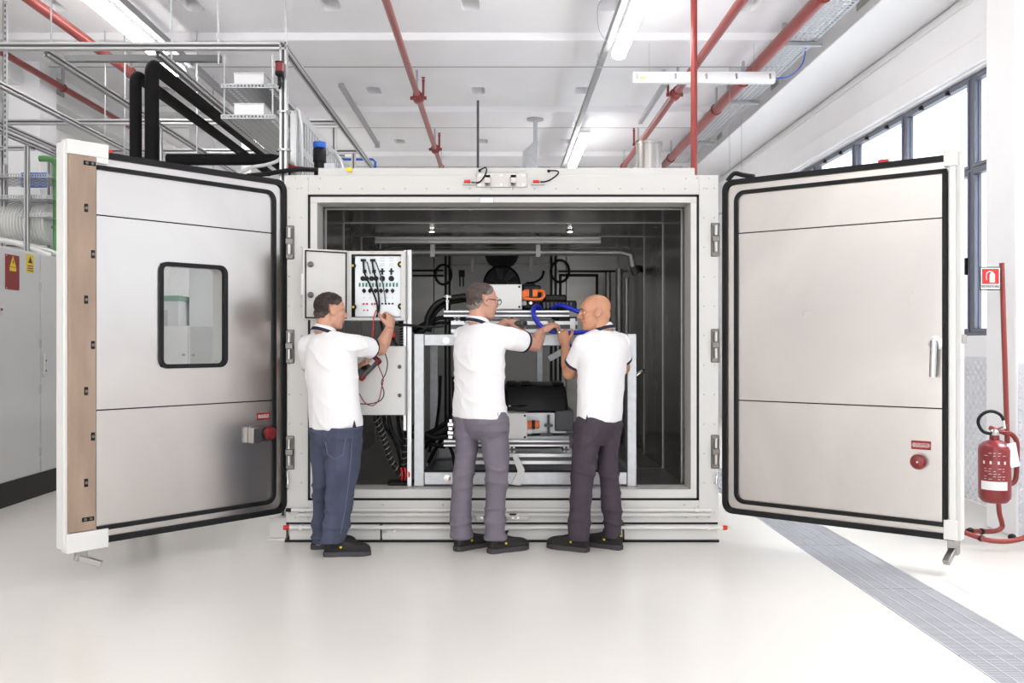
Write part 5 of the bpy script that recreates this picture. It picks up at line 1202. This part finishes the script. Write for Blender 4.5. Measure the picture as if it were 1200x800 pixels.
P1 = person('man in white polo and blue jeans probing the open enclosure', dict(seed=1, base=(392,645,-.33), a=42, ah=30, Y=Y1, kd=.72, skin='skin_a', hair='hair_dark', hair_t=.009, hs=.97, pitch=-6,
    hairline=[-.060,-.054,-.022,.036,.042,.062,.086,.09], head=(387.5,364.5,-.33), neck=(380,391,-.34), collar=(.0,.0),
    torso=[(501,362,426),(485,361,424),(462,360,421),(440,358,419),(420,357,419),(407,359,421),(398,362,417),(391,367,402)], tilt=.10,
    R=dict(sh=(412,404,-.44), el=(446,409,-.20), wr=(456.5,385,-.07), d=(.03,.30,.75), n=(-.75,.55,-.15), curl=[52,58,62,66], sleeve=.66, sr=(.07,.066)),
    L=dict(sh=(362,406,-.22), el=(368,440,-.02), wr=(417,431,-.13), d=(.8,-.3,.25), n=(.2,-.2,.9), curl=[30,34,38,40], sleeve=.6, sr=(.075,.07)),
    pelvis=[(535,363.5,422),(518,362.5,424),(503,362,425),(490,363,423)], vent=(415,500.5,-.49),
    legs=[[(500,363,397,-.25),(520,363.5,392,-.25),(547,365.5,389,-.25),(572,366.5,386,-.25),(600,367,384,-.25),(625,366,382.5,-.24),(637,365.5,382,-.23)],
          [(500,386,424,-.38),(520,384,423,-.38),(547,383,421,-.39),(572,383,415.5,-.40),(600,381,411,-.41),(622,378,408,-.42),(636,376.5,403,-.43)]],
    shoes=[((366,644,-.22), 12), ((381,651,-.43), 8)], cloth='denim', seam='denim_stitch',
    pockets=[[(381,518,-.52),(384,532,-.53),(392,538,-.55),(402,533,-.56),(405,514,-.555)], [(413,512,-.535),(411,540,-.525),(408,570,-.525),(404,600,-.525),(399,625,-.53)]]))
P2 = person('grey-haired man in white polo, glasses and grey trousers', dict(seed=2, base=(565,645,-.3), a=42, ah=29, Y=-.34, kd=.70, skin='skin_b', hair='hair_grey', hair_t=.006, glasses=True, hs=1.0, pitch=-4,
    hairline=[-.066,-.060,-.022,.036,.044,.070,.098,.10], head=(565.5,353,-.33), neck=(560,381,-.34),
    torso=[(489,531.5,594),(474,532,591.5),(455,533,590.5),(435,533,590),(415,531,590),(400,533,594),(390,538,590),(380,548,576)], tilt=-.02,
    R=dict(sh=(597,396,-.43), el=(627,404,-.23), wr=(634.5,389,-.06), d=(.60,.16,.40), n=(.45,.45,-.80), curl=[32,36,38,40], sleeve=.52, sr=(.074,.070)),
    L=dict(sh=(543,394,-.2), el=(556,413,.0), wr=(592,378,-.0), d=(.95,.05,.12), n=(.15,.1,-1), curl=[34,36,40,44], sleeve=.6, sr=(.07,.068), thumb=(.8,-.5,-.55)),
    pelvis=[(515,534,596.5),(503,533,596.5),(491,532,595.5),(478,533,593)], vent=(583,491,-.50),
    legs=[[(488,533,566,-.27),(510,533.5,561.5,-.27),(530,535,559,-.27),(545,533.7,556.5,-.27),(570,530,553,-.27),(600,528.5,551,-.27),(620,529,552,-.26),(629,529.5,552,-.25)],
          [(488,562,595.5,-.33),(510,562,596,-.33),(530,566,596,-.34),(545,568.5,595.5,-.34),(570,569.5,594,-.34),(600,568,592,-.34),(620,568,592.5,-.33),(631,568.5,592.5,-.33)]],
    shoes=[((535,645,-.29), 42), ((574,648,-.355), 30)], cloth='chino_grey', seam='chino_grey',
    pockets=[[(564,508,-.47),(572,515,-.485),(584,511,-.48)]]))
P3 = person('bald man in white polo and dark trousers facing left', dict(seed=3, base=(697,645,-.28), a=140, ah=183, Y=-.30, kd=.70, skin='skin_c', hs=.98, pitch=-5,
    head=(697,366,-.33), neck=(706,389,-.30), collar=(.0,.0),
    torso=[(492,676.5,728.5),(476,676.5,729.5),(458,677,730.5),(440,678,732),(424,675,735),(408,674,737),(397,682,734),(388,692,722)], tilt=-.08,
    R=dict(sh=(727,402,-.18), el=(731,431,-.02), wr=(700,424,.04), d=(-.9,.1,.1), n=(0,.3,-.9), curl=25, sleeve=.62, sr=(.07,.062)),
    L=dict(sh=(684,405,-.40), el=(667,437,-.26), wr=(662.5,405,-.07), d=(-.18,.25,.95), n=(.25,.9,-.2), curl=[55,58,60,62], sleeve=.64, sr=(.072,.064), thumb=(.5,.2,.8)),
    pelvis=[(520,671.5,727),(507,673,729.5),(495,675,729.5),(482,677,729)], vent=(688,494,-.455),
    legs=[[(495,674,706,-.31),(510,672.5,704,-.31),(530,671,699.5,-.31),(545,670,697,-.31),(570,669,694,-.31),(600,667,691.5,-.31),(620,666.5,690.5,-.31),(631,666.5,690,-.31)],
          [(495,699,729.5,-.23),(510,701,727,-.23),(530,702,723.5,-.23),(545,701.5,723,-.23),(570,704,726,-.23),(600,707,728,-.23),(620,707.5,728.5,-.22),(630,708,728.5,-.21)]],
    shoes=[((688,646,-.315), 150), ((727,644,-.25), 146)], cloth='chino_dark', seam='chino_dark',
    pockets=[[(703,514,-.40),(694,508,-.435),(690,498,-.45)]]))
# ---------------------------------------------------------------- things in their hands
t = thing('multimeter', 'red and black handheld multimeter held by the man in jeans', 'multimeter', W(430, 430, -.17)); ax = V(.70,.25,.72).normalized(); nn = V(-.35,-.85,.62); nn = (nn-ax*nn.dot(ax)).normalized(); sd = ax.cross(nn)
MB().prism(rrect(-.042,.042,-.085,.085,.02), -nn*.018, sd, ax, nn*.034).build('case', 'aluminium_dark', t, bev=.005)
for q in (-.083, .066): MB().prism(rrect(-.047,.047,q-.012,q+.032,.012), -nn*.021, sd, ax, nn*.036).build('bumper', 'red_gloss', t, bev=.004)
MB().prism(rrect(-.03,.03,.022,.064,.004), nn*.016, sd, ax, nn*.004).build('screen', 'label_white', t)
MB().lathe([(.022,0),(.022,.006),(.008,.012)], nn*.016-ax*.015, nn, 16).build('dial', 'black_plastic', t)
for i, (pts, mt) in enumerate(((  [(440,418,-.2),(444,430,-.2),(449,443,-.14),(447,455,-.12),(444,468,-.1),(437,475,-.1),(428,472,-.12),(421,461,-.16)], 'red_dark'), ([(449,408,-.2),(454,424,-.15),(452,437,-.12),(447,448,-.1),(450,460,-.1),(446,469,-.1),(434,473,-.1),(421,473,-.14)], 'rubber'))):
    tag(MB().tube(smoothpath([W(*p) for p in pts]), .0035, 6).build('test_lead', mt), ('red' if i == 0 else 'black')+' test lead hanging in a loop before the lower enclosure', 'cable')
tag(MB().tube(smoothpath([W(441,363,.0), W(438,372,-.03), W(437.5,385,-.06), W(436,400,-.12)]), .004, 6).build('test_lead', 'red_plastic'), 'red test lead running up from the forearm to the socket panel', 'cable')
t = thing('test_probe', 'thin test probe pinched by the man in jeans at the panel', 'probe', W(459,371,-.04)); MB().cyl((0,-.01,-.01),(-.035,.06,.02),.006,8).build('grip', 'black_plastic', t); MB().cyl((-.035,.06,.02),(-.042,.068,.024),.0015,6).build('tip', 'chrome', t)
t = thing('hose_connector', 'dark round connector held level by the grey-haired man', 'connector', W(609.5,379,-.035))
MB().lathe([(.012,-.06),(.021,-.055),(.023,-.0),(.027,.004),(.027,.03),(.023,.033),(.023,.045),(.016,.045),(.015,.02)], (0,0,0), (.80,-.58,-.06), 20).build('shell', 'aluminium_dark', t)
t = thing('hose_connector', 'dark connector gripped by both men with the blue hose', 'connector', W(651.5,384.5,-.0)); d = V(.60,-.12,-.80)
MB().lathe([(.014,-.07),(.02,-.065),(.02,.0),(.017,.005),(.017,.05),(.014,.055)], (0,0,0), d, 18).build('shell', 'aluminium_dark', t); MB().lathe([(.0185,.03),(.0195,.035),(.0195,.05),(.0185,.052)], (0,0,0), d, 18).build('ring', 'chrome', t)
tag(MB().tube(smoothpath([W(656,390,-.01), W(662,397,-.0), W(667,404,-.02), W(672,413,.02), W(675,425,.05)]), .0145, 12).build('blue_hose', 'blue_hose'), 'blue hose running down from the connector past the bald man', 'hose')
tag(MB().tube(smoothpath([W(634,366,.34), W(632,360,.28), W(627.5,359,.2), W(625,364,.13), W(627,373,.08), W(634,382,.05), W(644,387,.05), W(658,389.5,.05), W(675,389.5,.06), W(697,387,.08), W(715,380,.15)]), .0165, 12).build('blue_hose', 'blue_hose'), 'long blue hose looping from the inverter past both hands', 'hose')
tag(MB().tube(smoothpath([W(648,362,.34), W(652,358.5,.3), W(659,358,.26), W(668,361,.22), W(680,366,.18), W(700,374,.15)]), .0165, 12).build('blue_hose', 'blue_hose'), 'short blue hose passing behind the bald man\'s face', 'hose')
# ------------------------------------------------------------------ put every Empty at the base of its thing
bpy.context.view_layer.update()
for o in [o for o in COL.objects if o.type == 'EMPTY' and o.parent is None and o.location.length < 1e-6]:
    lo, hi = Vector((1e9,)*3), Vector((-1e9,)*3)
    for c in o.children:
        if c.type != 'MESH': continue
        for b in c.bound_box:
            p = c.matrix_world @ Vector(b); lo = Vector(map(min, lo, p)); hi = Vector(map(max, hi, p))
    if lo.x > 1e8: continue
    base = Vector(((lo.x+hi.x)/2, (lo.y+hi.y)/2, lo.z)); o.location = base
    for c in o.children: c.location = c.location-base
for o in COL.objects:      # parts that are only pieces of a thing never carry a category
    if o.parent and 'category' in o: del o['category']
